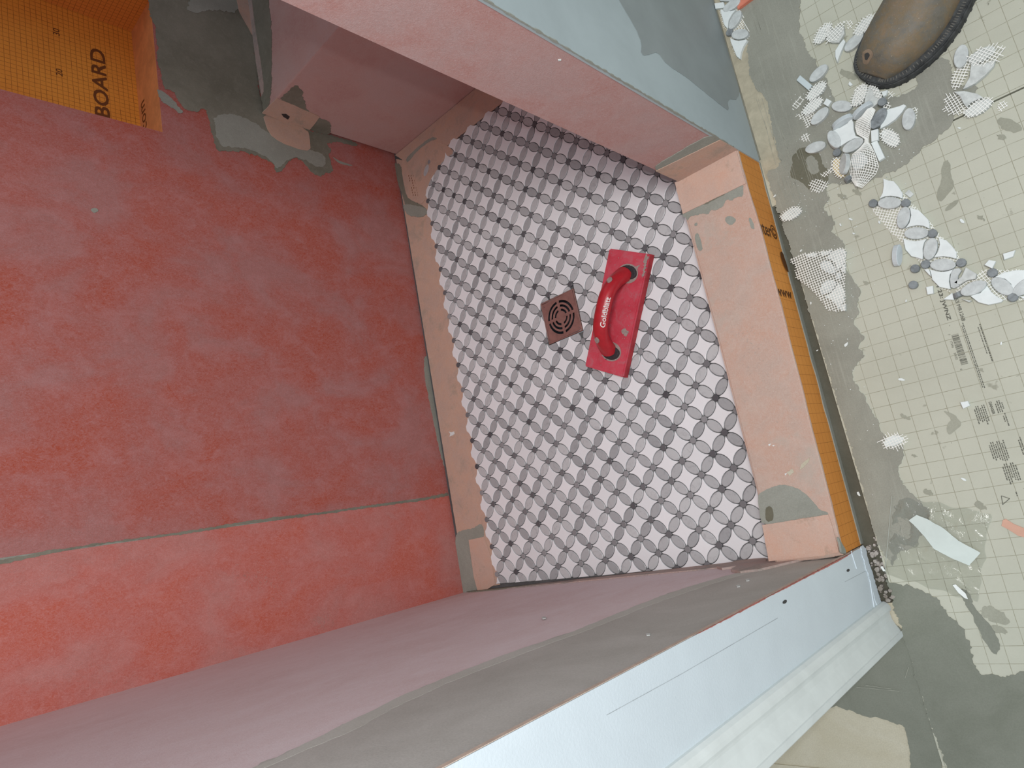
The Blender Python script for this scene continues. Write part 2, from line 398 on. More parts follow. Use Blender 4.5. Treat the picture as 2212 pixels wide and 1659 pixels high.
# large trowelled thinset along the curb
tan_edge = [(1598,22),(1612,65),(1615,101),(1618,137),(1621,163),(1630,188),(1647,205),(1659,217),(1662,240),(1673,290),(1682,336),(1686,354),(1677,366),(1667,365),(1659,371),(1657,384)]
beige_edge = [(1730,-40),(1730,0),(1728,29),(1727,61),(1738,94),(1746,114),(1759,130),(1769,145),(1780,159),(1786,174),(1795,195),(1802,210),(1806,224),(1822,250),(1850,235),(1880,210),(1915,205),(1933,212),(1962,200),(1980,191),(1980,164),(2013,143),(2027,127),(2042,127),(2054,133),(2058,160),(2056,184),(2107,184),(2112,193),(2085,225),(2066,246),(2056,266),(2040,287),(2017,303),(1984,328),(1969,348),(1933,368),(1897,384),(1870,395),(1843,400),(1790,395),(1783,415),(1793,431),(1775,448),(1793,468),(1806,482),(1796,495),(1810,512),(1823,522),(1825,537),(1826,567),(1836,600),(1850,611),(1860,624),(1850,658),(1860,678),(1843,691),(1857,718),(1870,728),(1850,751),(1870,765),(1853,781),(1838,812),(1857,840),(1877,877),(1897,910),(1905,940),(1940,955),(1954,977),(1944,1007),(1940,1031),(1960,1058),(1990,1084),(2010,1105),(1998,1150),(1970,1185),(1940,1190),(1930,1225),(1916,1205)]
left_edge = [(x, y) for x, y in [(1890,1160),(1850,1000),(1800,838),(1752,680),(1706,530)]]
smear('thinset_smear', P([(1590,-40)] + tan_edge + list(reversed(left_edge)) + list(reversed(beige_edge)), FZ), M_TROWEL, floor, t=0.0012, amp=0.0035, seed=1)
smear('tan_thinset', P([(1530,-30),(1543,0),(1570,95),(1600,200),(1644,350),(1657,392),(1664,385),(1672,372),(1684,366),(1692,350),(1686,320),(1672,250),(1662,215),(1640,195),(1628,160),(1622,120),(1618,70),(1604,22),(1598,-30)], FZ), plain('tan_compound', (186, 178, 156), 0.8, 0.2, var=0.05, vs=60, bump=0.3), floor, t=0.0006, amp=0.001, seed=12)
# doorway smear
smear('thinset_smear', P([(1912,1250),(1924,1258),(1954,1261),(1994,1278),(2021,1288),(2041,1318),(2077,1352),(2091,1388),(2108,1438),(2118,1459),(2174,1462),(2240,1440),(2330,1560),(2240,1760),(2080,1760),(2040,1640),(2008,1560),(1960,1400)], FZ), M_FLOORM, floor, t=0.001, amp=0.004, seed=2)
smear('thinset_smear', P([(2071,1281),(2074,1272),(2092,1275),(2104,1311),(2128,1338),(2154,1372),(2161,1398),(2151,1418),(2128,1388),(2111,1352),(2094,1318)], FZ), M_FLOORM, floor, t=0.0008, amp=0.002, seed=3)
door_patch = [(1700,1575),(1800,1522),(1840,1535),(1873,1549),(1903,1549),(1934,1562),(1954,1566),(1960,1589),(1967,1626),(1964,1700),(1760,1760),(1560,1740)]
mb = MB()
smear('thinset_smear', P([(1850,1395),(1948,1330),(1990,1480),(2020,1580),(2036,1660),(2060,1760),(1900,1800),(1966,1700),(1967,1626),(1960,1589),(1954,1566),(1934,1562),(1903,1549),(1873,1549),(1840,1535),(1800,1522),(1700,1560),(1690,1500)], FZ-0.0025), M_FLOORM, floor, t=0.0018, amp=0.0018, seed=4)
smear('thinset_smear', P([(2035,350),(2050,345),(2055,380),(2062,400),(2057,410),(2045,424),(2031,437),(2024,429),(2025,413),(2033,397)]), M_SPOT, floor, t=0.0004, amp=0.001, seed=5)
smear('thinset_smear', P([(2039,454),(2053,438),(2068,431),(2071,434),(2063,446),(2046,456)]), M_SPOT, floor, t=0.0004, amp=0.001, seed=6)
smear('thinset_smear', P([(2037,887),(2050,891),(2064,897),(2069,905),(2076,911),(2076,921),(2064,929),(2051,941),(2044,931),(2047,915),(2056,906),(2048,897)]), M_SPOT, floor, t=0.0004, amp=0.0006, seed=7)
for i, (x, y, r, m) in enumerate([(1958,902,9,0),(2118,470,9,1),(2150,228,0,0),(2180,270,22,0),(2163,295,10,1),(1833,162,15,0),(2118,1092,12,1),(2005,1063,8,1),(1820,425,9,0),(2008,1050,0,0),(1976,985,6,0),(2120,800,4,1),(1655,170,0,0),(1870,610,7,0),(1852,415,8,0),(2150,1330,26,0),(1968,1170,16,0),(2160,1360,14,0)]):
    if r: smear('mortar_spot', P([(x+r*1.2*math.cos(a), y+r*0.75*math.sin(a+0.6)) for a in [k*PI/5 for k in range(10)]]), M_SPOT, floor, t=0.0004, amp=0.0032, seed=20+i)
# wet spot and pale strokes on the trowelled strip
smear('damp_patch', P([(1738,318),(1752,314),(1770,330),(1776,352),(1790,372),(1792,392),(1770,404),(1748,412),(1738,398),(1722,388),(1706,384),(1710,360),(1712,338),(1724,322)], FZ+0.0012), M_WET, floor, t=0.0003, amp=0.002, seed=8)
smear('mortar_spot', P([(1740,340),(1756,335),(1768,352),(1770,372),(1756,378),(1744,362)], FZ+0.0015), M_TROWEL, floor, t=0.0003, amp=0.002, seed=9)
mb = MB()
for i in range(46):
    y0 = random.uniform(0.60, 0.98); x0 = 0.905+random.random()*0.07-(y0-0.6)*0.03; l = random.uniform(0.015, 0.10)
    mb.ribbon((x0, y0, FZ+0.0014), (x0-0.0+random.uniform(-0.002, 0.004), y0-l, FZ+0.0014), random.uniform(0.0002, 0.0005), 0.0003)
for x, y, x2, y2 in [(1680,395,1696,428),(1688,380,1697,420),(1740,345,1752,375),(1745,342,1757,370),(1752,340,1762,366),(1850,1484,1943,1493),(1870,1480,1925,1488),(1963,1440,1955,1465)]:
    mb.ribbon(pz(x, y, FZ+0.0021), pz(x2, y2, FZ+0.0021), 0.0006, 0.0003)
scr = build('pale_trowel_scratches', mb, plain('pale_scratch', (176, 176, 162), 0.8, 0.2), floor); scr['kind'] = 'stuff'
# dark trench strip between the curb and the board, with rubble below the drywall end
mb = MB()
rub = []
for i in range(60):
    y = random.uniform(-0.122, -0.02); x = random.uniform(0.868, 0.886); r = random.uniform(0.0015, 0.005)
    k = [Vector((x+r*math.cos(a)*random.uniform(.6, 1), y+r*math.sin(a)*random.uniform(.6, 1), FZ-0.0078)) for a in [j*PI/3 for j in range(6)]]
    mb.prism(k, (0, 0, 1), random.uniform(0.003, 0.010))
rb = build('plaster_rubble', mb, M_DEB, floor); rb['kind'] = 'stuff'
# prints on the board
def print_at(body, x, y, width, height, mat=M_INKG, bold=0.0): lettering(body, (x, y, FZ+0.0002), (0, -1, 0), (1, 0, 0), width, height, mat, floor, bold)
print_at('14 23: JWNZ', 1.0765, 0.352, 0.063, 0.0066, bold=0.0004)
print_at('1263 MR1268', 1.0955, 0.3245, 0.043, 0.0048, bold=0.0002)
mb = MB(); y = 0.2650
while y > 0.2165:
    w = random.choice((0.0004, 0.0007, 0.0010, 0.0013)); mb.box((1.0766, y-w, FZ), (1.0858, y, FZ+0.0003)); y -= w+random.choice((0.0004, 0.0007, 0.0011))
build('barcode', mb, M_INKG, floor)
for t, x, y, w in [('7', 1.0725, 0.2680, 0.002), ('77396', 1.0722, 0.2570, 0.011), ('20032', 1.0722, 0.2380, 0.011), ('6', 1.0735, 0.2120, 0.002)]: print_at(t, x, y, w, 0.0030)
print_at('DANGER', 1.0945, 0.1540, 0.0185, 0.0034, bold=0.0003)
lettering('!', (1.1012, 0.0240, FZ+0.0002), (0, -1, 0), (1, 0, 0), 0.0008, 0.004, M_INKG, floor)
mb = MB(); tri = [pz(2163, 1071, FZ+0.0001), pz(2181, 1077, FZ+0.0001), pz(2166, 1090, FZ+0.0001)]
for i in range(3): mb.ribbon(tri[i], tri[(i+1) % 3], 0.0009, 0.0003)
build('warning_triangle', mb, M_INKG, floor)
mb = MB()
def para(x, y, lines, length, pitch=0.0026, h=0.0014, drop=0.0):
    for i in range(lines):
        yy = y - (0.004 if i % 3 == 0 else 0) ; end = y-length*(0.7+0.3*random.random())
        while yy > end:
            w = random.uniform(0.0010, 0.0042); mb.box((x+i*pitch, yy-w, FZ), (x+i*pitch+h, yy, FZ+0.00025)); yy -= w+0.0008
para(1.0740, 0.1520, 6, 0.030); para(1.1015, 0.1535, 4, 0.018); para(1.1060, 0.1340, 2, 0.017)
para(1.0775, 0.0960, 8, 0.030); para(1.1140, 0.0960, 2, 0.032)
para(1.0850, 0.0620, 7, 0.030); para(1.1180, 0.0600, 2, 0.026)
para(1.0930, 0.2790, 2, 0.110, 0.0022, 0.0012); para(1.1120, 0.2700, 1, 0.06, 0.0022, 0.0011); para(1.1150, 0.2740, 1, 0.064, 0.0022, 0.0016)
para(1.1040, 0.0320, 4, 0.022); para(1.1060, 0.0050, 3, 0.075); para(1.1040, -0.060, 3, 0.05); para(1.0905, 0.0240, 1, 0.012)
pr = build('printed_small_text', mb, M_INKG, floor); pr['kind'] = 'stuff'

# ---- shower floor bed
dr = (0.3145, 0.4150, 0.4980, 0.5985)                    # drain square x0,x1,y0,y1
mb = MB()
for a, b in [((-0.15,-0.05),(dr[0],1.24)),((dr[1],-0.05),(0.76,1.24)),((dr[0],-0.05),(dr[1],dr[2])),((dr[0],dr[3]),(dr[1],1.24))]:
    mb.box((a[0], a[1], -0.03), (b[0], b[1], -0.0050))
sf = build('shower_floor', mb, M_BED, origin=Vector((0.35, 0.58, -0.0035))); props(sf, 'white and grey oval mosaic floor of the shower tray', kind='structure')
# ---- mosaic pieces
U = 0.034
def ov_pts(a, b, n=20): return [(a*math.cos(2*PI*i/n), b*math.sin(2*PI*i/n)) for i in range(n)]
def tile_bm(poly, top=0.0, bot=-0.0036, bev=0.0009, bz=0.0006):
    """flat tile with an eased edge"""
    mb = MB(); k = len(poly)
    cx = sum(p[0] for p in poly)/k; cy = sum(p[1] for p in poly)/k
    def inset(d):
        out = []
        for i in range(k):
            a = Vector(poly[i-1]); p = Vector(poly[i]); b = Vector(poly[(i+1) % k])
            e1 = (p-a).normalized(); e2 = (b-p).normalized(); n1 = Vector((-e1.y, e1.x)); n2 = Vector((-e2.y, e2.x)); n = (n1+n2)
            if n.length < 0.2: n = n1
            n.normalize(); out.append(p+n*d)
        return out
    q = inset(bev)
    vs = [(p[0], p[1], bot) for p in poly]+[(p[0], p[1], top-bz) for p in poly]+[(p[0], p[1], top) for p in q]
    fs = [tuple(range(2*k, 3*k))]
    for r in (0, 1):
        for i in range(k):
            j = (i+1) % k; fs.append((r*k+i, r*k+j, (r+1)*k+j, (r+1)*k+i))
    mb.add(vs, fs); return mb
p4 = U*math.sqrt(2)
OV = ov_pts(0.0173, 0.0093, 22)
DT = ov_pts(0.0066, 0.0066, 12)
def white_poly():
    a, b = 0.0189, 0.0110; h = p4/2; out = []
    for q in range(4):
        R = Matrix.Rotation(q*PI/2, 2)
        pts = [(-h+0.0052, -h+0.0052)]
        for s in (-0.0150, -0.0095, -0.0035, 0.0035, 0.0095, 0.0150): pts.append((s, -h+b*math.sqrt(max(0, 1-(s/a)**2))))
        out += [tuple(R @ Vector(p)) for p in pts]
    return out
WP = white_poly()
LAT = []                                                 # (kind, x, y, angle)
for u in range(-33, 3):
    for v in range(-1, 23):
        x, y = v*U, -u*U
        if (u+v) % 2 == 0:
            if v >= 0 and u >= -33:
                LAT.append(('dot', x, y, PI/4))
                for du, dv, an in ((1, 1, -PI/4), (1, -1, PI/4)):   # ovals towards lower right / lower left
                    if v+dv >= 0: LAT.append(('oval', x+dv*U/2, y-du*U/2, an))
        elif v >= 0: LAT.append(('white', x, y, PI/4))
YN = -0.0335; XC = 0.751
def clipline(x): return YN+0.011*(1-x/0.7)**2 if x < 0.7 else YN
protos = {'dot': (DT, 0.0068), 'oval': (OV, 0.0178), 'white': (WP, 0.0250)}
def clip(poly, n, d):                                    # keep n.p <= d
    out = []
    for i in range(len(poly)):
        a, b = Vector(poly[i-1]), Vector(poly[i]); da, db = n.dot(a)-d, n.dot(b)-d
        if da <= 0 < db or db <= 0 < da: out.append(tuple(a+(b-a)*(da/(da-db))))
        if db <= 0: out.append(tuple(b))
    return out
names = {'dot': 'dot_tile', 'oval': 'oval_tile', 'white': 'white_tile'}
mats = {'dot': (M_DOT, M_DOTA), 'oval': (M_OVAL, M_OVALA), 'white': (M_WHITE, M_WHITEA)}
shared = {k: tile_bm(protos[k][0], bot=-0.006, bev=0.0013 if k == 'oval' else 0.0008, bz=0.0009 if k == 'oval' else 0.0005).mesh(names[k]) for k in protos}
for k in shared: shared[k].materials.append(mats[k][0])
todo = {'dot': [], 'oval': [], 'white': []}
for kind, x, y, an in LAT:
    poly = protos[kind][0]; R = Matrix.Rotation(an, 2)
    wp = [tuple(R @ Vector(q)+Vector((x, y))) for q in poly]; cut = False
    for n, d in ((Vector((0, -1)), -clipline(x)), (Vector((1, 0)), XC), (Vector((-1, 0)), 0.0125), (Vector((0, 1)), 33*U+0.0125)):
        if kind != 'dot' and n.x == -1 or kind != 'dot' and n.y == 1:
            pass
        elif kind == 'dot' and (n.x == -1 or n.y == 1): continue
        if any(n.dot(Vector(q)) > d+1e-6 for q in wp): wp = clip(wp, n, d); cut = True
        if not wp: break
    if not wp: continue
    g = 0.0012; x0, x1, y0, y1 = dr[0]-g, dr[1]+g, dr[2]-g, dr[3]+g
    if any(x0 < q[0] < x1 and y0 < q[1] < y1 for q in wp) or (x0 < x < x1 and y0 < y < y1):
        cands = [clip(wp, n, d) for n, d in ((Vector((1, 0)), x0), (Vector((-1, 0)), -x1), (Vector((0, 1)), y0), (Vector((0, -1)), -y1))]
        def area(c): return abs(sum(c[i-1][0]*c[i][1]-c[i][0]*c[i-1][1] for i in range(len(c))))/2 if len(c) > 2 else 0
        wp = max(cands, key=area); cut = True
        if area(wp) < 1.5e-5: continue
    if len(wp) < 3: continue
    ar = abs(sum(wp[i-1][0]*wp[i][1]-wp[i][0]*wp[i-1][1] for i in range(len(wp))))/2
    if ar < 6e-6: continue
    hid = x > 0.742 or (y > 0.669+0.45*(0.7-x)/0.45 and False)
    todo[kind].append(((Vector((x, y, 0))-CP).length, x, y, an, wp if cut else None))
for kind, lst in todo.items():
    lst.sort(key=lambda a: a[0]); rest = MB(); tones = []
    for i, (_, x, y, an, wp) in enumerate(lst):
        dz = random.uniform(-0.0003, 0.0003)
        if i < 300:
            M = Matrix.Translation((x, y, dz)) @ Matrix.Rotation(random.uniform(-0.006, 0.006), 4, 'X') @ Matrix.Rotation(random.uniform(-0.006, 0.006), 4, 'Y')
            if wp is None:
                mkobj(names[kind], shared[kind], None, sf, M @ Matrix.Rotation(an, 4, 'Z'))
            else:
                me = tile_bm([(q[0]-x, q[1]-y) for q in wp], bev=0.0005, bz=0.0003).mesh(names[kind]); mkobj(names[kind], me, mats[kind][0], sf, M)
        else:
            if wp is None:
                R = Matrix.Rotation(an, 2); wp = [tuple(R @ Vector(q)+Vector((x, y))) for q in protos[kind][0]]
            tb = tile_bm(wp, top=dz, bev=0.0007, bz=0.0005); rest.add(tb.v, tb.f); tones += [random.random()]*len(tb.f)
    if rest.v:
        me = rest.mesh('far_'+names[kind]+'s'); me.materials.append(mats[kind][1])
        at = me.attributes.new('tone', 'FLOAT', 'FACE')
        for i, t in enumerate(tones): at.data[i].value = t
        o = mkobj('far_'+names[kind]+'s', me, None, sf); o['kind'] = 'stuff'
# bands and thinset on the shower floor edge
def onf(l, z=-0.0035): return [pz(x, y, z) for x, y in l]
smear('seam_band', [(-0.124, -0.03, -0.0035), (0.004, -0.026, -0.0035), (0.003, 1.14, -0.0035), (-0.02, 1.15, -0.0035), (-0.101, 1.205, -0.0035)], M_BAND, sf, t=0.0012, amp=0.0005, seed=31, smooth=False)
smear('seam_band', [(-0.10, 1.2165, -0.0035), (0.30, 1.2165, -0.0035), (0.75, 1.2165, -0.0035), (0.75, 1.13, -0.0035), (0.05, 1.128, -0.0035), (-0.02, 1.128, -0.0035)], M_BAND, sf, t=0.0026, amp=0.0006, seed=32, smooth=False)
smear('corner_patch', onf([(868,350),(885,322),(925,300),(965,312),(985,330),(960,345),(925,400),(918,442),(895,436),(880,425),(872,385)]), M_BAND, sf, t=0.0036, amp=0.0006, seed=33)
smear('thinset_smear', onf([(852,352),(868,356),(876,400),(888,432),(918,446),(922,458),(880,452),(870,420),(858,385)]), M_MORTD, sf, t=0.0032, amp=0.0015, seed=34)
smear('thinset_smear', onf([(872,440),(920,448),(926,462),(912,470),(884,466),(874,452)]), M_MORT, sf, t=0.0036, amp=0.0015, seed=35)
smear('thinset_smear', onf([(878,345),(900,322),(934,296),(948,300),(930,306),(900,330),(884,352)]), M_MORT, sf, t=0.0040, amp=0.001, seed=36)
smear('thinset_smear', onf([(984,1200),(986,1152),(1002,1144),(1022,1142),(1040,1130),(1046,1140),(1046,1162),(1020,1168),(1016,1190),(1024,1240),(1034,1280),(1008,1284),(998,1284),(990,1240)]), M_MORT, sf, t=0.0022, amp=0.002, seed=37)
smear('corner_patch', onf([(1015,1166),(1048,1159),(1062,1200),(1072,1262),(1048,1276),(1034,1274),(1026,1245)]), M_BAND2, sf, t=0.0046, amp=0.0004, seed=38, smooth=False)
for i in range(7):
    a = pz(884+i*2.2, 372+i*10, 0.0003); 
mb = MB()
for k, xx in enumerate((887, 893, 899)):
    for j in range(9):
        if random.random() < 0.2: continue
        a = pz(xx-k*1.0+j*1.2-4, 378+j*5.2, 0.0003); b = pz(xx-k*1.0+j*1.2-4, 381.5+j*5.2, 0.0003); mb.ribbon(a, b, 0.0022 if k < 2 else 0.0008, 0.0002)
build('smudged_stamp', mb, M_INK, sf)
mb = MB(); mb.prism(P([(970,932),(976,934),(981,932),(982,938),(977,941),(972,943),(974,937)], -0.0022), (0, 0, 1), 0.002); build('mortar_crumb', mb, M_SW, sf)

# ---- back wall (two membrane panels, niche opening in the far one)
NY0, NY1, NZ0, NZ1 = 1.093, 1.4325, 0.6505, 1.25
def bquad(mb, y0, y1, z0, z1, t=0.012):
    mb.prism([Vector((bwx(y0), y0, z0)), Vector((bwx(y1), y1, z0)), Vector((bwx(y1), y1, z1)), Vector((bwx(y0), y0, z1))], -BWN, t)
    a = [Vector((bwx(y0), y0, z0)), Vector((bwx(y1), y1, z0)), Vector((bwx(y1), y1, z1)), Vector((bwx(y0), y0, z1))]
    mb.add(a, [(0, 1, 2, 3)])
wb = empty('wall_back', (bwx(0.6), 0.6, 0)); props(wb, 'red waterproof membrane wall behind the shower tray', kind='structure')
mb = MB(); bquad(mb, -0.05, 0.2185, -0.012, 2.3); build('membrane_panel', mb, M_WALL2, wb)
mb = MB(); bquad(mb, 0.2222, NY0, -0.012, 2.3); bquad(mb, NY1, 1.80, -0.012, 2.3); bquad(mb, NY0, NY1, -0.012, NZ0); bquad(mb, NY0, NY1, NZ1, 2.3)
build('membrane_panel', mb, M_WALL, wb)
mb = MB(); mb.prism([Vector((bwx(y)-0.013, y, z)) for y, z in ((-0.06, -0.03), (NY0-0.02, -0.03), (NY0-0.02, 2.3), (-0.06, 2.3))], -BWN, 0.12)
mb.prism([Vector((bwx(y)-0.013, y, z)) for y, z in ((NY1+0.02, -0.03), (1.8, -0.03), (1.8, 2.3), (NY1+0.02, 2.3))], -BWN, 0.12)
mb.prism([Vector((bwx(y)-0.013, y, z)) for y, z in ((NY0-0.02, -0.03), (NY1+0.02, -0.03), (NY1+0.02, NZ0-0.015), (NY0-0.02, NZ0-0.015))], -BWN, 0.12)
build('wall_core', mb, M_MORTD, wb)
mb = MB(); mb.box((bwx(0.22)-0.012, 0.2180, -0.012), (bwx(0.22)-0.0008, 0.2228, 2.3)); build('joint_filler', mb, M_MORT, wb)
# mortar bead in the seam
seam = [(0,1215),(60,1203),(110,1192),(220,1174),(300,1164),(420,1148),(520,1131),(600,1120),(680,1111),(800,1094),(900,1081),(966,1068)]
top = []; bot = []
for i, (x, y) in enumerate(seam):
    w = (5, 4, 2.5, 1.2, 1.6, 2.2, 2.6, 2.4, 2.0, 1.8, 1.8, 3)[i]
    top.append(pB(x, y-w*0.9-0.8, 0.0)); bot.append(pB(x, y+w*0.8+0.8, 0.0))
top.insert(0, pB(-160, 1232, 0)); bot.insert(0, pB(-160, 1242, 0))
smear('seam_mortar', top+list(reversed(bot)), M_MORTD, wb, n=BWN, t=0.0010, amp=0.0018, seed=41, step=0.003, smooth=False)
def onb(l): return [pB(x, y) for x, y in l]
smear('thinset_smear', onb([(200,-60),(330,-60),(318,15),(333,50),(336,80),(342,110),(338,135),(350,160),(352,190),(372,197),(384,215),(402,238),(420,243),(436,236),(448,240),(455,270),(465,318),(478,328),(510,325),(540,331),(570,344),(590,352),(595,373),(603,373),(622,352),(628,343),(643,340),(655,352),(672,372),(690,382),(700,376),(718,372),(716,350),(708,338),(716,325),(703,308),(730,306),(770,318),(775,312),(745,300),(700,290),(665,281),(566,246),(545,80),(538,-60)]), M_MORTD, wb, n=BWN, t=0.0012, amp=0.004, seed=42, step=0.003)
smear('thinset_smear', onb([(460,250),(500,245),(545,262),(580,290),(640,318),(690,330),(704,340),(700,362),(680,360),(650,340),(620,345),(598,368),(585,345),(540,322),(500,318),(478,318),(466,290)]), M_MORT, wb, n=BWN, t=0.0017, amp=0.003, seed=43)
smear('thinset_smear', onb([(400,20),(430,-40),(540,-40),(530,20),(500,28),(470,22),(440,24),(420,30)]), M_MORT, wb, n=BWN, t=0.0018, amp=0.005, seed=44)
smear('thinset_smear', onb([(338,190),(352,200),(372,215),(394,240),(390,246),(372,232),(350,222),(342,205)]), M_MORT, wb, n=BWN, t=0.0016, amp=0.003, seed=45)
smear('seam_band', onb([(565,244),(610,260),(664,282),(668,300),(670,328),(640,322),(605,308),(580,290)]), M_BAND, wb, n=BWN, t=0.0028, amp=0.0008, seed=46)
for a in ([(717,338),(728,345),(745,352),(764,358),(750,358),(730,352)], [(194,452),(206,449),(214,455),(202,461)]): smear('mortar_spot', onb(a), M_MORT, wb, n=BWN, t=0.0008, amp=0.001, seed=47)
smear('mortar_spot', onb([(916,770),(924,768),(932,820),(944,880),(953,940),(962,1000),(966,1020),(956,1000),(940,930),(926,860),(916,810)]), M_MORT, wb, n=BWN, t=0.0010, amp=0.0025, seed=48)
# fluffed pale fibres near the corner
mb = MB()
for cx, cy, n_, sp in ((697,1340,80,14),(540,1235,60,30),(590,1255,50,26),(505,1450,40,30),(275,1500,60,60)):
    for i in range(n_):
        x = cx+random.gauss(0, sp); y = cy+random.gauss(0, sp*0.6); a = random.uniform(0, PI); l = random.uniform(2, 9)
        mb.ribbon(pB(x, y, 0.0003), pB(x+l*math.cos(a), y+l*math.sin(a), 0.0005), 0.00025, 0.0002, BWN)
fb = build('raised_fibres', mb, plain('pale_fibre', (214, 170, 160), 0.9, 0.1), wb); fb['kind'] = 'stuff'

# ---- niche
NX = -0.2265
nb = bwx(1.26)
NZB = NZ0+0.0012; NYS = NY1-0.0012
ni = empty('wall_niche', (nb, (NY0+NY1)/2, NZ0)); props(ni, 'orange foam board recess set into the red wall, printed BOARD', 'niche')
def fx(y): return bwx(y)-0.0008
mb = MB(); mb.box((NX-0.012, NY0-0.012, NZ0-0.012), (NX, NY1+0.012, NZ1+0.012)); build('back_panel', mb, M_NICHE, ni)
mb = MB(); mb.prism([Vector((NX, NY0, NZB-0.012)), Vector((fx(NY0), NY0, NZB-0.012)), Vector((fx(NY1), NY1, NZB-0.012)), Vector((NX, NY1, NZB-0.012))], (0, 0, 1), 0.012); build('bottom_panel', mb, M_NICHEZ, ni)
mb = MB(); mb.box((NX, NYS, NZ0-0.012), (fx(NY1), NY1+0.012, NZ1)); build('side_panel', mb, M_NICHEY, ni)
mb = MB(); mb.box((NX, NY0-0.012, NZ0-0.012), (bwx(NY0)-0.0035, NY0+0.0005, NZ1)); build('side_panel', mb, M_NICHEY, ni)
mb = MB(); mb.box((NX, NY0, NZ1), (fx(NY0), NY1, NZ1+0.012)); build('top_panel', mb, M_NICHEZ, ni)
lettering('·BOARD', (NX, 1.1600, 0.7150), (0, 1, 0), (0, 0, 1), 0.188, 0.030, M_INK, ni, bold=0.0016)
for t, y in (('10', 1.1450), ('20', 1.2560), ('30', 1.3590)): lettering(t, (NX, y-0.008, 0.8040), (0, 1, 0), (0, 0, 1), 0.017, 0.0125, M_INK, ni, bold=0.0004)
lettering('.com', (-0.1890, 1.1430, NZB), (0, 1, 0), (-1, 0, 0), 0.082, 0.0230, M_INK, ni, bold=0.0004)

# ---- near wall (bottom of the picture), its end and the joint compound band
NYW = -0.0350; ZT = 2.3
wn = empty('wall_near', (0.4, NYW, 0)); props(wn, 'mauve membrane wall beside the doorway casing with grey compound band', kind='structure')
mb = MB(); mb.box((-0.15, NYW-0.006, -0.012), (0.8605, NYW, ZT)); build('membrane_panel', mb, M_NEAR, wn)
mb = MB(); mb.box((-0.15, -0.170, -0.03), (0.852, NYW-0.0065, ZT)); build('wall_core', mb, M_MORTD, wn)
def onn(l, off=0.0): return [pY(x, y, NYW+off) for x, y in l]
Nn = Vector((0, 1, 0))
bl = [(0.757, 0.055), (0.725, 0.0885), (0.690, 0.18), (0.660, 0.27), (0.654, 0.40), (0.656, 0.52), (0.634, 0.61), (0.627, 0.75), (0.650, 0.86), (0.672, 0.95), (0.66, 1.2), (0.66, ZT)]
smear('joint_compound', [(x, NYW, z) for x, z in bl] + [(0.8615, NYW, ZT), (0.8610, NYW, 0.09), (0.8525, NYW, 0.05), (0.80, NYW, 0.02)], M_BANDMORT, wn, n=Nn, t=0.0012, amp=0.006, seed=51, step=0.006, freq=24)
smear('joint_compound', [(x, NYW, z) for x, z in bl] + [(0.690, NYW, ZT), (0.690, NYW, 0.9), (0.652, NYW, 0.76), (0.660, NYW, 0.62), (0.678, NYW, 0.5), (0.680, NYW, 0.35), (0.715, NYW, 0.2), (0.75, NYW, 0.1)], M_BANDL, wn, n=Nn, t=0.0013, amp=0.003, seed=52, step=0.005, freq=24)
smear('seam_band', [(-0.12, NYW, -0.003), (0.85, NYW, -0.003), (0.85, NYW, 0.085), (0.70, NYW, 0.058), (0.45, NYW, 0.042), (0.20, NYW, 0.030), (0.02, NYW, 0.016), (-0.08, NYW, 0.006)], M_BANDG, wn, n=Nn, t=0.0020, amp=0.001, seed=53)
smear('thinset_smear', [(-0.13, NYW, -0.003), (0.05, NYW, 0.0), (0.16, NYW, 0.006), (0.10, NYW, 0.014), (0.0, NYW, 0.020), (-0.09, NYW, 0.012)], M_MORTD, wn, n=Nn, t=0.0024, amp=0.001, seed=54)
smear('seam_band', onn([(1548,1228),(1600,1213),(1655,1210),(1657,1222),(1600,1226),(1560,1232)], 0.0), M_BANDG, wn, n=Nn, t=0.0040, amp=0.0004, seed=55, smooth=False)
smear('seam_band', onn([(1580,1236),(1600,1224),(1657,1218),(1812,1196),(1826,1192),(1740,1212),(1640,1236),(1600,1240)], 0.0), M_BANDG, wn, n=Nn, t=0.0048, amp=0.0004, seed=56, smooth=False)
mb = MB()
for x, y in ((1615,1253),(1595,1266),(1400,1371),(1175,1335)): mb.prism([pY(x+dx, y+dy, NYW+0.0014) for dx, dy in ((-5,0),(0,-2),(5,-1),(4,2),(-3,3))], Nn, 0.001)
build('mortar_crumb', mb, M_SB, wn)
# end of the wall: drywall return
XW = 0.8665
mb = MB(); mb.box((0.8600, -0.168, 0.004), (XW, NYW+0.004, ZT)); dw = build('drywall_panel', mb, M_DRY, wn)
mb = MB(); mb.prism(jag([Vector((0.8605, NYW+0.0042, 0.05)), Vector((XW-0.0008, NYW+0.0042, 0.03)), Vector((XW-0.0008, NYW+0.0042, ZT)), Vector((0.8605, NYW+0.0042, ZT))], 0.0004, 0.02), Nn, 0.0006); build('peach_edge', mb, M_PEACH, wn)
smear('torn_edge', [(XW, NYW+0.0046, 0.04), (XW, NYW+0.0012, 0.10), (XW, NYW+0.003, 0.3), (XW, NYW+0.0036, 0.55), (XW, NYW+0.0050, 0.58)], M_PAPER, wn, n=Vector((1, 0, 0)), t=0.0005, amp=0.0006, seed=57, step=0.004, lift=0.0)
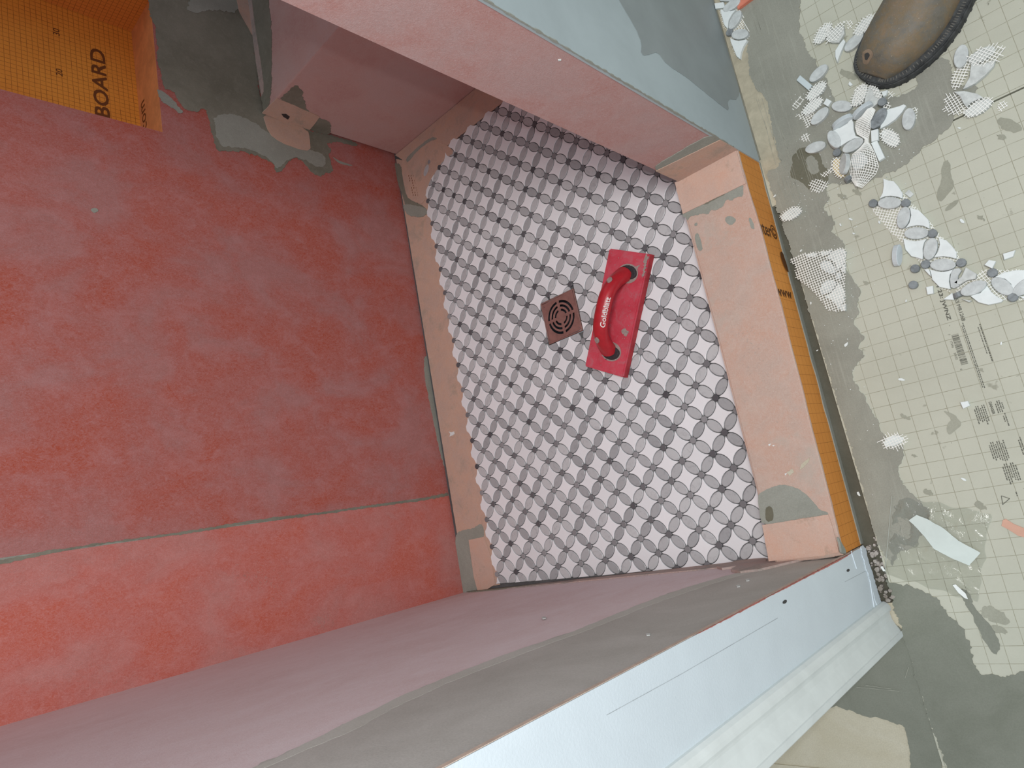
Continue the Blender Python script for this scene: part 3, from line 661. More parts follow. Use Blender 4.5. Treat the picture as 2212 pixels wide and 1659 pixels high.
# frayed foot of the drywall
smear('torn_drywall_foot', [(XW, -0.030, -0.004), (XW, -0.050, -0.002), (XW, -0.075, -0.004), (XW, -0.10, -0.003), (XW, -0.126, -0.006), (XW, -0.126, 0.02), (XW, -0.075, 0.018), (XW, -0.030, 0.02)], M_DRY, wn, n=Vector((1, 0, 0)), t=0.0012, amp=0.003, seed=58, step=0.002, freq=200)
mb = MB(); mb.ribbon(pX(1868, 1184, XW), pX(1889, 1316, XW), 0.004, 0.0012, Vector((1, 0, 0))); mb.ribbon(pX(1838,1190,XW), pX(1850,1228,XW), 0.0022, 0.0010, Vector((1,0,0)))
build('paint_ridge', mb, M_DRY, wn)
mb = MB()
for x, y in ((1832,1232),(1695,1300)):
    c = pX(x, y, XW+0.0002); mb.prism([c+Vector((0, 0.0020*math.cos(a), 0.0065*math.sin(a))) for a in [k*PI/6 for k in range(12)]], (1, 0, 0), 0.0004)
build('screw_slot', mb, M_DARK, wn)
mb = MB(); mb.ribbon(pX(1892, 1222, XW+0.0002), pX(1825, 1257, XW+0.0002), 0.0004, 0.0002, Vector((1, 0, 0)))
mb.ribbon(pX(1680, 1335, XW+0.0002), pX(1472, 1456, XW+0.0002), 0.0004, 0.0002, Vector((1, 0, 0))); mb.ribbon(pX(1472, 1456, XW+0.0002), pX(1310, 1545, XW+0.0002), 0.0004, 0.0002, Vector((1, 0, 0)))
build('hairline_crack', mb, plain('crack_grey', (190, 196, 198), 0.9), wn)
# ---- door casing
prof = [(0.0, 0.004), (0.003, 0.0085), (0.008, 0.0115), (0.012, 0.0120), (0.0150, 0.0108), (0.0158, 0.0088), (0.020, 0.0080), (0.028, 0.0088), (0.036, 0.0115), (0.043, 0.0150), (0.0470, 0.0162), (0.0475, 0.0180), (0.055, 0.0182), (0.0570, 0.0165)]
mb = MB(); yi = -0.1215; k = len(prof)
vs = []
for z in (FZ+0.001, ZT):
    vs += [(XW+t, yi-d, z) for d, t in prof]+[(XW-0.014, yi-0.057, z), (XW-0.0005, yi, z)]
n = k+2; mb.add(vs, [(i, n+i, n+(i+1) % n, (i+1) % n) for i in range(n)]+[tuple(range(n)), tuple(reversed(range(n, 2*n)))])
t1 = build('trim_1', mb, M_TRIM); props(t1, 'white moulded door casing on the wall end by the doorway', kind='structure')

# ---- stub wall at the far end of the curb
SX0, SX1, SY = 0.7585, 0.8775, 0.669
ws = empty('wall_far', ((SX0+SX1)/2, SY, 0)); props(ws, 'stub wall with pink membrane end and grey primed outer face', kind='structure')
mb = MB(); mb.box((SX0+0.002, SY+0.004, -0.03), (SX1-0.006, 1.80, ZT)); build('wall_core', mb, M_MORTD, ws)
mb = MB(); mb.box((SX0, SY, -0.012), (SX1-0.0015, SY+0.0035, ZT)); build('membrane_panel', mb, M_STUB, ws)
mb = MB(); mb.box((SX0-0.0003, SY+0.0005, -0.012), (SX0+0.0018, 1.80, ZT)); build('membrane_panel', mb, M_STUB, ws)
mb = MB(); mb.box((SX1-0.006, SY-0.001, FZ+0.003), (SX1, 1.80, ZT)); build('drywall_panel', mb, M_DRYS, ws)
Sn = Vector((0, -1, 0)); Xn = Vector((1, 0, 0))
smear('compound_edge', [(SX1-0.0022, SY, 0.10), (SX1+0.0001, SY, 0.10), (SX1+0.0001, SY, ZT), (SX1-0.0022, SY, ZT)], M_MORT, ws, n=Sn, t=0.0014, amp=0.0012, seed=61, step=0.004, smooth=False)
def ons(l): return [pY(x, y, SY) for x, y in l]
smear('thinset_smear', ons([(1412,360),(1430,348),(1470,325),(1510,302),(1532,292),(1545,294),(1556,300),(1540,312),(1500,332),(1450,358),(1422,370)]), M_MORT, ws, n=Sn, t=0.0012, amp=0.0015, seed=62)
smear('seam_band', [(SX0-0.0005, SY, 0.083), (SX1-0.001, SY, 0.083), (SX1-0.001, SY, 0.150), (SX0-0.0005, SY, 0.166)], M_BAND, ws, n=Sn, t=0.0022, amp=0.0004, seed=63, smooth=False)
smear('painted_shadow', [pX(x, y, SX1) for x, y in [(1300,-60),(1372,60),(1386,95),(1384,118),(1400,120),(1420,112),(1440,140),(1480,165),(1520,198),(1560,230),(1575,240),(1570,215),(1595,215),(1598,180),(1540,-20),(1530,-60)]], plain('shadow_grey', (150, 158, 158), 0.55, 0.4, var=0.03, vs=8), ws, n=Xn, t=0.0004, amp=0.001, seed=64, step=0.006)  # cast shadow painted onto the drywall as a darker grey patch
mb = MB(); mb.box((SX1-0.001, SY+0.004, FZ-0.002), (SX1+0.0022, 1.80, FZ+0.002)); build('sealant_bead', mb, M_MORTD, ws)
mb = MB(); mb.prism([pY(1205, 128, SY), pY(1212, 127, SY), pY(1212, 130, SY), pY(1206, 131, SY)], Sn, 0.0008); build('mortar_crumb', mb, M_SW, ws)

# ---- bench
be = empty('built_in_bench', (0.33, 1.45, 0)); props(be, 'low built-in shower seat covered in dark red membrane', 'bench')
BZ = 0.405
mb = MB(); mb.box((-0.098, 1.218, -0.012), (SX0, 1.80, BZ)); build('bench_body', mb, M_BENCH, be, bevel=0.003, seg=2)
Bn = Vector((0, -1, 0))
def onfr(l): return [pY(x, y, 1.218) for x, y in l]
smear('thinset_smear', onfr([(602,216),(622,196),(640,182),(652,196),(656,214),(664,240),(688,254),(712,262),(716,276),(712,288),(700,290),(664,280)]), M_MORTD, be, n=Bn, t=0.0012, amp=0.003, seed=71)
smear('seam_band', onfr([(566,243),(598,211),(640,228),(690,251),(680,266),(666,282),(620,264)]), M_BAND, be, n=Bn, t=0.0022, amp=0.0006, seed=72, smooth=False)
mb = MB(); mb.prism([pY(608,246,1.2155), pY(618,246,1.2155), pY(626,252,1.2155), pY(622,258,1.2155), pY(612,252,1.2155)], Bn, 0.0006); build('mortar_spot', mb, M_DARK, be)
Zn = Vector((0, 0, 1))
bt = [(-0.104, 1.2185), (-0.070, 1.2185), (-0.050, 1.25), (-0.030, 1.32), (-0.010, 1.40), (0.0, 1.55), (0.005, 1.70), (-0.104, 1.70)]
smear('thinset_smear', [(x, y, BZ) for x, y in bt], M_MORTD, be, n=Zn, t=0.0012, amp=0.004, seed=73)
smear('seam_band', [(-0.100, 1.26, BZ), (-0.080, 1.27, BZ), (-0.078, 1.35, BZ), (-0.082, 1.46, BZ), (-0.076, 1.70, BZ), (-0.100, 1.70, BZ)], M_BANDG, be, n=Zn, t=0.0022, amp=0.001, seed=74)
smear('seam_band', [(bwx(1.46)+0.0002, 1.44, BZ), (bwx(1.7), 1.70, BZ), (bwx(1.7), 1.70, BZ+0.05), (bwx(1.5), 1.50, BZ+0.03)], M_BAND, be, n=BWN, t=0.0030, amp=0.001, seed=75, smooth=False)

# ---- curb
cu = empty('shower_curb', (0.815, 0.32, FZ)); props(cu, 'salmon membrane covered shower curb with orange board outer face', 'curb')
CX0, CX1, CZ = 0.7515, 0.8755, 0.084
mb = MB(); mb.box((CX0+0.001, -0.032, -0.012), (0.8475, SY-0.0005, CZ-0.001)); build('curb_core', mb, M_CURB, cu)
mb = MB()
mb.add([(CX1, SY, FZ+0.002), (CX1, SY, CZ-0.001), (0.861, -0.0295, CZ-0.001), (0.861, -0.0295, FZ+0.002)], [(0, 1, 2, 3)])
mb.add([(CX1-0.0124, SY, FZ+0.002), (CX1-0.0124, SY, CZ-0.001), (0.849, -0.0295, CZ-0.001), (0.849, -0.0295, FZ+0.002)], [(3, 2, 1, 0)])
mb.add([(CX1, SY, CZ-0.001), (CX1-0.0124, SY, CZ-0.001), (0.849, -0.0295, CZ-0.001), (0.861, -0.0295, CZ-0.001)], [(0, 1, 2, 3)])
mb.add([(CX1, SY, FZ+0.002), (CX1-0.0124, SY, FZ+0.002), (0.849, -0.0295, FZ+0.002), (0.861, -0.0295, FZ+0.002)], [(3, 2, 1, 0)])
mb.add([(0.861, -0.0295, FZ+0.002), (0.861, -0.0295, CZ-0.001), (0.849, -0.0295, CZ-0.001), (0.849, -0.0295, FZ+0.002)], [(0, 1, 2, 3)])
build('outer_board', mb, M_CURBB, cu)
def on_c(l): return [pz(x, y, CZ) for x, y in l]
# top cover with a rounded inner edge
n_ = 60; mb = MB(); vs = []
for i in range(n_+1):
    t = i/n_; y = SY-0.0005-t*(SY+0.030)
    xo = CX1+0.0006-(CX1-0.861)*max(0, (t-0.15)/0.85)**1.6 + noise.noise(Vector((y*9, 3, 0)))*0.0022
    xi = CX0-0.010*max(0, t-0.5)*0.4
    for dx, z in ((-0.0012, -0.010), (-0.0012, CZ-0.006), (0.0006, CZ-0.0022), (0.0045, CZ-0.0002), (0.012, CZ)): vs.append((xi+dx, y, z))
    vs.append((xo-0.002, y, CZ+0.0003)); vs.append((xo, y, CZ-0.0002)); vs.append((xo+0.0003, y, CZ-0.0035-abs(noise.noise(Vector((y*30, 0, 0))))*0.004))
c_ = 8
mb.add(vs, [(i*c_+j, i*c_+j+1, (i+1)*c_+j+1, (i+1)*c_+j) for i in range(n_) for j in range(c_-1)])
mb.f = [tuple(reversed(f)) for f in mb.f]
build('membrane_cover', mb, M_CURB, cu, smooth=False)
# bands and thinset at both ends of the top
smear('thinset_smear', on_c([(1472,452),(1600,382),(1606,400),(1606,425),(1592,424),(1580,432),(1568,430),(1560,448),(1548,452),(1535,455),(1530,462),(1515,462),(1500,467),(1492,470),(1484,478),(1476,468)]), M_MORT, cu, t=0.0007, amp=0.0022, seed=81)
smear('damp_patch', on_c([(1512,438),(1530,424),(1560,408),(1570,412),(1562,424),(1540,434),(1520,444)]), M_MORTD, cu, t=0.0010, amp=0.002, seed=82)
smear('seam_band', [(CX0-0.0012, SY, CZ), (CX1-0.0010, SY, CZ), (CX1-0.0012, SY-0.066, CZ), (CX0-0.0012, SY-0.064, CZ)], M_BAND2, cu, t=0.0022, amp=0.0004, seed=83, smooth=False)
smear('thinset_smear', on_c([(1637,1068),(1650,1060),(1680,1048),(1700,1047),(1725,1055),(1745,1070),(1760,1088),(1770,1100),(1788,1106),(1790,1112),(1720,1122),(1648,1136),(1640,1105)]), M_MORT, cu, t=0.0007, amp=0.001, seed=84)
smear('damp_patch', on_c([(1654,1098),(1660,1093),(1668,1096),(1672,1110),(1671,1124),(1658,1128),(1654,1115)]), M_WET, cu, t=0.0009, amp=0.001, seed=85)
smear('seam_band', on_c([(1648,1134),(1790,1111),(1800,1140),(1814,1192),(1780,1200),(1662,1212),(1655,1175)]), M_BAND2, cu, t=0.0026, amp=0.0003, seed=86, smooth=False)
for i, l in enumerate([[(1568,468),(1582,466),(1592,475),(1580,488),(1566,478)], [(1500,508),(1508,502),(1516,525),(1518,540),(1510,543),(1504,528)], [(1500,482),(1507,480),(1506,488),(1500,488)], [(1617,472),(1622,470),(1628,484),(1630,496),(1622,492)]]):
    smear('mortar_spot', on_c(l), M_MORT, cu, t=0.0006, amp=0.001, seed=87+i)
for i, l in enumerate([[(1700,1020),(1712,1012),(1716,1020),(1706,1028)], [(1732,1002),(1750,988),(1748,996),(1736,1010),(1728,1014)], [(1660,960),(1666,958),(1662,964)], [(1668,962),(1674,961),(1672,964)], [(1508,600),(1512,598),(1510,602)], [(1695,1023),(1701,1021),(1697,1027)]]):
    mb = MB(); mb.prism(jag(on_c(l), 0.0006, 0.001), (0, 0, 1), 0.0012); build('plaster_fleck', mb, M_TAN if i < 2 else M_SW, cu)
mb = MB()
for i in range(170):
    x, y = random.choice(((1600,720),(1620,760),(1660,800),(1650,620),(1690,860))); x += random.gauss(0, 26); y += random.gauss(0, 38)
    if not (1480+0.21*(y-450)+25 < x < 1600+0.22*(y-400)-8): continue
    a = random.uniform(0, PI); l = random.uniform(1.5, 6); mb.ribbon(pz(x, y, CZ+0.0004), pz(x+l*math.cos(a), y+l*math.sin(a), CZ+0.0004), 0.0005, 0.0003)
fl = build('pale_dust_flecks', mb, plain('dust', (214, 196, 184), 0.9, 0.1), cu); fl['kind'] = 'stuff'
smear('mortar_drip', [pX(x, y, 0.862) for x, y in [(1806,1158),(1812,1170),(1822,1186),(1824,1196),(1814,1196),(1812,1180)]], M_MORT, cu, n=Xn, t=0.003, amp=0.0006, seed=95)
# print on the orange face
def cface(y): return 0.861+(CX1-0.861)*((y+0.0295)/(SY+0.0295))
lettering('uter©', (cface(0.517), 0.5130, 0.0765), (0, 0, -1), (0, 1, 0), 0.076, 0.0270, M_INKC, cu, bold=0.0008, off=0.0005)
lettering('www', (cface(0.40), 0.4000, 0.0740), (0, 0, -1), (0, 1, 0), 0.066, 0.0125, M_INKC, cu, bold=0.0009, off=0.0005)
for i, l in enumerate([[(1685,545),(1690,543),(1700,575),(1704,590),(1696,580),(1688,560)]]):
    smear('dark_stain', [pX(x, y, 0.8728) for x, y in l], M_INKC, cu, n=Xn, t=0.0004, amp=0.0005, seed=96)
# sealant at the foot of the curb
mb = MB(); bot = []
for i in range(80):
    t = i/79; y = SY-t*(SY+0.028); x = cface(y)
    w = -0.001+0.004*noise.noise(Vector((y*22, 0, 5))) + 0.0025*math.sin(min(1, t*1.2)*PI)
    bot.append((Vector((x+0.0015, y, FZ-0.0078)), Vector((x+0.0015, y, FZ+0.004+max(0, w)*1.2)), Vector((x-0.002, y, FZ+0.004+max(0, w)*1.2))))
m0 = []
for a, b, c in bot: m0 += [a, b, c]
mb.add(m0, [(i*3, i*3+1, i*3+4, i*3+3) for i in range(79)]+[(i*3+1, i*3+2, i*3+5, i*3+4) for i in range(79)]); build('sealant_bead', mb, M_MORT, cu)

# ================================================================== DRAIN
dc = Vector(((dr[0]+dr[1])/2, (dr[2]+dr[3])/2, 0))
dg_ = empty('floor_drain', (dc.x, dc.y, -0.0035)); props(dg_, 'square bronze drain grate with ring slots set in the mosaic', 'drain')
mb = MB(); R_ = 0.0502
vs = []
for r, z in ((0.0502, -0.003), (0.0502, 0.0018), (0.0495, 0.0024), (0.0480, 0.0024), (0.0474, 0.0016), (0.0474, -0.004)):
    vs += [(dc.x-r, dc.y-r, z), (dc.x+r, dc.y-r, z), (dc.x+r, dc.y+r, z), (dc.x-r, dc.y+r, z)]
mb.add(vs, [(i*4+j, i*4+(j+1) % 4, (i+1)*4+(j+1) % 4, (i+1)*4+j) for i in range(5) for j in range(4)]); build('frame', mb, M_BRONZE, dg_)
def plate():
    c = bpy.data.curves.new('grate', 'CURVE'); c.dimensions = '2D'; c.fill_mode = 'BOTH'; c.extrude = 0.0007; c.bevel_depth = 0.0002
    def spl(pts):
        s = c.splines.new('POLY'); s.points.add(len(pts)-1); s.use_cyclic_u = True
        for i, p in enumerate(pts): s.points[i].co = (p[0], p[1], 0, 1)
    h = 0.0468; spl([(-h, -h), (h, -h), (h, h), (-h, h)])
    for r0, r1, q in ((0.0140, 0.0192, 8), (0.0235, 0.0290, 10), (0.0332, 0.0392, 12)):
        for k in range(4):
            g = 0.0028/r0; a0 = k*PI/2+g+PI/4*0; a1 = (k+1)*PI/2-g
            out = [(r1*math.cos(a0+(a1-a0)*i/q), r1*math.sin(a0+(a1-a0)*i/q)) for i in range(q+1)]+[(r0*math.cos(a1-(a1-a0)*i/q), r0*math.sin(a1-(a1-a0)*i/q)) for i in range(q+1)]
            spl(out)
    for sx, sy in ((1, -1), (-1, 1)):
        spl([(sx*0.0412+0.0018*math.cos(a), sy*0.0412+0.0018*math.sin(a)) for a in [k*PI/5 for k in range(10)]])
    o = bpy.data.objects.new('g', c); COL.objects.link(o); d = bpy.context.evaluated_depsgraph_get()
    me = bpy.data.meshes.new_from_object(o.evaluated_get(d)); me.name = 'grate'; bpy.data.objects.remove(o); return me
me = plate(); me.materials.clear(); mkobj('grate', me, M_BRONZE, dg_, Matrix.Translation((dc.x, dc.y, 0.0006)) @ Matrix.Rotation(0.02, 4, 'Z'))
mb = MB(); vs = []
for r, z in ((0.0474, -0.004), (0.043, -0.006), (0.040, -0.034)): vs += [(dc.x+r*math.cos(a), dc.y+r*math.sin(a), z) for a in [k*PI/12 for k in range(24)]]
mb.add(vs, [(i*24+j, i*24+(j+1) % 24, (i+1)*24+(j+1) % 24, (i+1)*24+j) for i in range(2) for j in range(24)]+[tuple(range(48, 72))]); build('drain_body', mb, M_PIT, dg_)
for sx, sy in ((1, -1), (-1, 1)):
    mb = MB(); mb.tube([(dc.x+sx*0.0412, dc.y+sy*0.0412, -0.002), (dc.x+sx*0.0412, dc.y+sy*0.0412, 0.0009)], 0.0016, 8); build('screw', mb, M_BRONZE, dg_)

# ================================================================== GROUT FLOAT
A = pz(1314, 538, 0.020); B = pz(1404, 546, 0.020); Cc = pz(1344, 817, 0.020); D = pz(1263, 790, 0.020)
ctr = (A+B+Cc+D)/4; ax = ((A+B)-(Cc+D)).normalized(); ang = math.atan2(ax.y, ax.x)    # long axis of the float
Lf = ((A+B)/2-(Cc+D)/2).length; Wf = ((B-A).length+(Cc-D).length)/2
fo = empty('grout_float', (ctr.x, ctr.y, 0.0003), ang); props(fo, 'scuffed red rubber grout float lying beside the drain', 'hand float')
FM = Matrix.Translation((ctr.x, ctr.y, 0)) @ Matrix.Rotation(ang, 4, 'Z')
def fb_(name, mb, mat, smooth=False, bevel=0.0, seg=2):
    me = mb.mesh(name)
    if bevel:
        bm = bmesh.new(); bm.from_mesh(me); es = [e for e in bm.edges if e.calc_face_angle(0) > 0.5]; bmesh.ops.bevel(bm, geom=es, offset=bevel, segments=seg, affect='EDGES'); bm.to_mesh(me); bm.free()
    return mkobj(name, me, mat, fo, FM, smooth)
a_, b_ = Lf/2, Wf/2
mb = MB(); mb.box((-a_, -b_, 0.0006), (a_, b_, 0.0120)); fb_('rubber_pad', mb, plain('red_gum_rubber', (190, 62, 70), 0.6, 0.3, var=0.08, vs=60))
mb = MB(); mb.box((-a_+0.0005, -b_+0.0005, 0.0120), (a_-0.0005, b_-0.0005, 0.0195)); fb_('base_plate', mb, M_FLOAT, bevel=0.0022)
# handle: arched grip
def grip(t):
    z = 0.020 + 0.045*(1-abs(t)**3.4) + 0.003*(1-t*t); r = 0.0168-0.0012*t*t+0.0042*t**6
    return Vector((t*0.080, -0.002, z)), r, r*0.85
mb = MB(); vs = []
NR = 36
for i in range(NR+1):
    t = -1+2*i/NR; t = math.sin(t*PI/2); c, r1, r2 = grip(t)
    c2, _, _ = grip(min(1, t+0.01)); c1, _, _ = grip(max(-1, t-0.01)); d = (c2-c1).normalized(); u = Vector((0, 1, 0)); w = d.cross(u)
    for j in range(18):
        a = 2*PI*j/18; vs.append(c+u*math.cos(a)*r1+w*math.sin(a)*r2)
mb.add(vs, [(i*18+j, i*18+(j+1) % 18, (i+1)*18+(j+1) % 18, (i+1)*18+j) for i in range(NR) for j in range(18)]+[tuple(range(18)), tuple(range(NR*18, NR*18+18))])
fb_('handle', mb, M_HANDLE, smooth=True)
for s in (-1, 1):
    mb = MB(); vs = []; q = 22
    for r, z in ((1.0, 0.0195), (0.96, 0.0225), (0.80, 0.0232)):
        vs += [(s*0.083+0.0175*r*math.cos(a)*(1.0 if math.cos(a)*s > 0 else 0.7), -0.009+0.0235*r*math.sin(a), z) for a in [k*2*PI/q for k in range(q)]]
    mb.add(vs, [(i*q+j, i*q+(j+1) % q, (i+1)*q+(j+1) % q, (i+1)*q+j) for i in range(2) for j in range(q)]+[tuple(range(2*q, 3*q))]); fb_('handle_socket', mb, M_DARK)
    mb = MB(); vs = [(s*0.083+0.0205*math.cos(a), -0.009+0.0262*math.sin(a), 0.0196) for a in [k*2*PI/q for k in range(q)]]
    mb.add(vs+[v.copy() if hasattr(v, 'copy') else (v[0]-0.0, v[1], 0.0196+0.0004) for v in vs], [tuple(range(q, 2*q))]); fb_('dried_mortar_ring', mb, M_DUST)
    mb = MB(); c = Vector((s*0.056, -0.0, 0.0195+0.052*(1-abs(0.056/0.074)**3.6)+0.002+0.0108))
    sl = -s*0.9; u = Vector((math.cos(sl), 0, math.sin(sl))).normalized(); w_ = Vector((0, 1, 0)); nn = Vector((s*0.62, 0, 0.78))
    uu = w_.cross(nn).normalized()
    c = Vector((s*0.0565, -0.002, 0.0595))+nn.normalized()*0.0108
    mb.add([c+uu*0.0070*math.cos(a)+w_*0.0052*math.sin(a)-nn*0.002 for a in [k*PI/8 for k in range(16)]]+[c+uu*0.0066*math.cos(a)+w_*0.0049*math.sin(a)+nn*0.0012 for a in [k*PI/8 for k in range(16)]],
           [(j, (j+1) % 16, 16+(j+1) % 16, 16+j) for j in range(16)]+[tuple(range(16, 32))]); fb_('screw_plug', mb, M_DUST, smooth=False)
# lettering along the grip
vs, fs = text_mesh('Goldblatt', 1.0)
bm = bmesh.new(); bv = [bm.verts.new(v) for v in vs]; bm.verts.ensure_lookup_table()
for f in fs:
    try: bm.faces.new([bv[i] for i in f])
    except ValueError: pass
for i in range(1, 24):
    bmesh.ops.bisect_plane(bm, geom=bm.verts[:]+bm.edges[:]+bm.faces[:], plane_co=(0, -0.25+i*0.045, 0), plane_no=(0, 1, 0))
bm.verts.index_update(); vs = [v.co.copy() for v in bm.verts]; fs = [tuple(v.index for v in f.verts) for f in bm.faces]; bm.free()
x0 = min(v.x for v in vs); x1 = max(v.x for v in vs); y0 = min(v.y for v in vs); y1 = max(v.y for v in vs)
mb = MB()
for dx, dy in ((0, 0), (0.0005, 0), (0, 0.0004), (0.0005, 0.0004)):
    q = []
    for v in vs:
        xx = -0.034+(v.x-x0)/(x1-x0)*0.062+dx; hh = (v.y-y0)/(y1-y0)*0.0100+dy
        c, r1, r2 = grip(xx/0.080); ph = -1.20+hh/0.0145      # from the top of the grip towards the shower entrance
        q.append(Vector((xx, c.y+(r1+0.0005)*math.sin(ph), c.z+(r2+0.0006)*math.cos(ph))))
    mb.add(q, fs)
fb_('lettering', mb, M_PRINTW)
mb = MB()
def fl_pt(px_, py_): 
    w = pz(px_, py_, 0.0197); l = FM.inverted() @ w; return l
for pts in ([(1346,595),(1362,585),(1380,572),(1382,576),(1362,592),(1350,600)], [(1343,712),(1352,708),(1358,716),(1352,726),(1344,722)], [(1391,560),(1398,548),(1401,556),(1392,590),(1388,600)]):
    mb.prism(jag([fl_pt(x, y) for x, y in pts], 0.0030, 0.001, 3, freq=220), (0, 0, 1), 0.0004)
for i in range(70):
    x, y = random.uniform(-a_*0.92, a_*0.92), random.uniform(-b_*0.9, b_*0.9); r = random.uniform(0.0003, 0.0009)
    mb.prism([(x+r*math.cos(a)*random.uniform(.5, 1.6), y+r*math.sin(a), 0.0197) for a in [k*PI/3 for k in range(6)]], (0, 0, 1), 0.0003)
m_ = fb_('dried_mortar_flecks', mb, M_DUST); m_['kind'] = 'stuff'

# ================================================================== BOOT
bt_ = Vector((0.742, 0.670, 0)).normalized(); bp = Vector((0.670, -0.742, 0)).normalized()
tip = Vector((1.0885, 0.6905, 0)); 
MBt = Matrix(((bp.x, bt_.x, 0, tip.x), (bp.y, bt_.y, 0, tip.y), (0, 0, 1, FZ), (0, 0, 0, 1)))   # local x = outer side, local y = towards the heel
bo = empty('work_boot', (0, 0, 0)); bo.matrix_basis = MBt; WM[bo.name] = MBt.copy(); props(bo, 'worn brown leather work boot with a hole at the toe', 'boot')
dd = [0.0, 0.004, 0.010, 0.020, 0.035, 0.055, 0.080, 0.110, 0.150, 0.190, 0.230, 0.265, 0.290, 0.302, 0.306]
lf = [0.012, 0.030, 0.042, 0.052, 0.058, 0.061, 0.062, 0.060, 0.052, 0.044, 0.042, 0.040, 0.030, 0.016, 0.004]
rt = [0.006, 0.018, 0.028, 0.038, 0.049, 0.059, 0.067, 0.070, 0.066, 0.054, 0.046, 0.042, 0.032, 0.016, 0.004]
cxs = [0.010*0]*15
def bprim(name, mb, mat, smooth=False, bevel=0.0):
    me = mb.mesh(name)
    if bevel:
        bm = bmesh.new(); bm.from_mesh(me); es = [e for e in bm.edges if e.calc_face_angle(0) > 0.6]; bmesh.ops.bevel(bm, geom=es, offset=bevel, segments=2, affect='EDGES'); bm.to_mesh(me); bm.free()
    return mkobj(name, me, mat, bo, MBt, smooth)
def interp(d, arr):
    for i in range(len(dd)-1):
        if d <= dd[i+1]:
            t = (d-dd[i])/(dd[i+1]-dd[i]); return arr[i]+(arr[i+1]-arr[i])*t
    return arr[-1]
def outline(inset=0.0, n=60):
    ds = [0.306*(0.5-0.5*math.cos(PI*i/n)) for i in range(n+1)]
    Rr = [(interp(d, rt)-inset, max(inset, min(0.306-inset, d))) for d in ds]; Ll = [(-interp(d, lf)+inset, max(inset, min(0.306-inset, d))) for d in ds]
    return Rr+list(reversed(Ll))
o0 = outline(0.0)
mb = MB(); mb.prism([Vector((x, y, 0.0025)) for x, y in o0], (0, 0, 1), 0.0135); bprim('outsole', mb, M_RUBBER)
mb = MB()
for i in range(0, len(o0)-1, 2):
    x, y = o0[i]; x2, y2 = o0[(i+1) % len(o0)]; c = Vector((0.0, 0.15, 0)); p = Vector((x, y, 0)); d = (Vector((x2-x, y2-y, 0)));
    if d.length < 1e-4: continue
    d.normalize(); n = Vector((d.y, -d.x, 0)); 
    if n.dot(p-c) < 0: n = -n
    mb.prism([p-d*0.0025-n*0.012, p+d*0.0025-n*0.012, p+d*0.002+n*0.0004, p-d*0.002+n*0.0004], (0, 0, 1), 0.009)
bprim('tread_lug', mb, M_RUBBER)['kind'] = 'stuff'
o1 = outline(0.0022)
mb = MB(); mb.prism([Vector((x, y, 0.0160)) for x, y in o1], (0, 0, 1), 0.0050); bprim('welt', mb, M_RUBBER, bevel=0.0012)
mb = MB()
for i in range(len(o1)-1):
    a, b = Vector((*o1[i], 0.0211)), Vector((*o1[i+1], 0.0211)); l = (b-a).length; k = max(1, int(l/0.0034))
    for j in range(k):
        p = a+(b-a)*((j+0.5)/k); d = (b-a).normalized() if l > 0 else Vector((1, 0, 0)); n = Vector((d.y, -d.x, 0)); c = Vector((0, 0.15, 0.0211))
        if n.dot(p-c) > 0: n = -n
        mb.prism([p+n*0.0030-d*0.0007, p+n*0.0030+d*0.0007, p+n*0.0078+d*0.0007, p+n*0.0078-d*0.0007], (0, 0, 1), 0.0007)
bprim('stitching', mb, M_STITCH)['kind'] = 'stuff'
# upper
def hgt(d):
    pts = [(0, 0.010), (0.008, 0.026), (0.02, 0.038), (0.04, 0.046), (0.07, 0.050), (0.10, 0.056), (0.13, 0.068), (0.16, 0.086), (0.19, 0.108), (0.22, 0.125), (0.29, 0.13), (0.31, 0.12)]
    for i in range(len(pts)-1):
        if d <= pts[i+1][0]: t = (d-pts[i][0])/(pts[i+1][0]-pts[i][0]); return pts[i][1]+(pts[i+1][1]-pts[i][1])*t
    return 0.12
mb = MB(); S = 20; rows = []
ds = [0.0110+0.286*(0.5-0.5*math.cos(PI*i/44)) for i in range(45)]
for d in ds:
    wl = max(0.003, interp(d, lf)-0.0095); wr = max(0.003, interp(d, rt)-0.0150); h = hgt(d-0.0110)
    row = []
    for j in range(S+1):
        a = PI*j/S; cs = math.cos(a); sn = math.sin(a); w = wr if cs > 0 else wl
        bul = 1+0.05*math.sin(a)*0
        x = w*(abs(cs)**0.82)*(1 if cs > 0 else -1); z = 0.0205+h*(sn**0.9 if d < 0.15 else sn**0.72)
        p = Vector((x*bul, d, z)); row.append(p)
    rows.append(row)
k = S+1; mb.add([p for r in rows for p in r], [(i*k+j, (i+1)*k+j, (i+1)*k+j+1, i*k+j+1) for i in range(44) for j in range(S)]+[tuple(range(k)), tuple(reversed(range(44*k, 45*k)))])
bprim('leather_upper', mb, M_LEATHER, smooth=True)
mb = MB(); vs = []
for z, r in ((0.085, 0.043), (0.12, 0.043), (0.16, 0.045), (0.20, 0.048), (0.205, 0.045), (0.200, 0.041), (0.14, 0.037)): vs += [(r*0.85*math.cos(a), 0.235+r*1.15*math.sin(a), z) for a in [q*PI/12 for q in range(24)]]
mb.add(vs, [(i*24+j, i*24+(j+1) % 24, (i+1)*24+(j+1) % 24, (i+1)*24+j) for i in range(6) for j in range(24)]+[tuple(range(144, 168))]); bprim('shaft', mb, M_LEATHER, smooth=True)
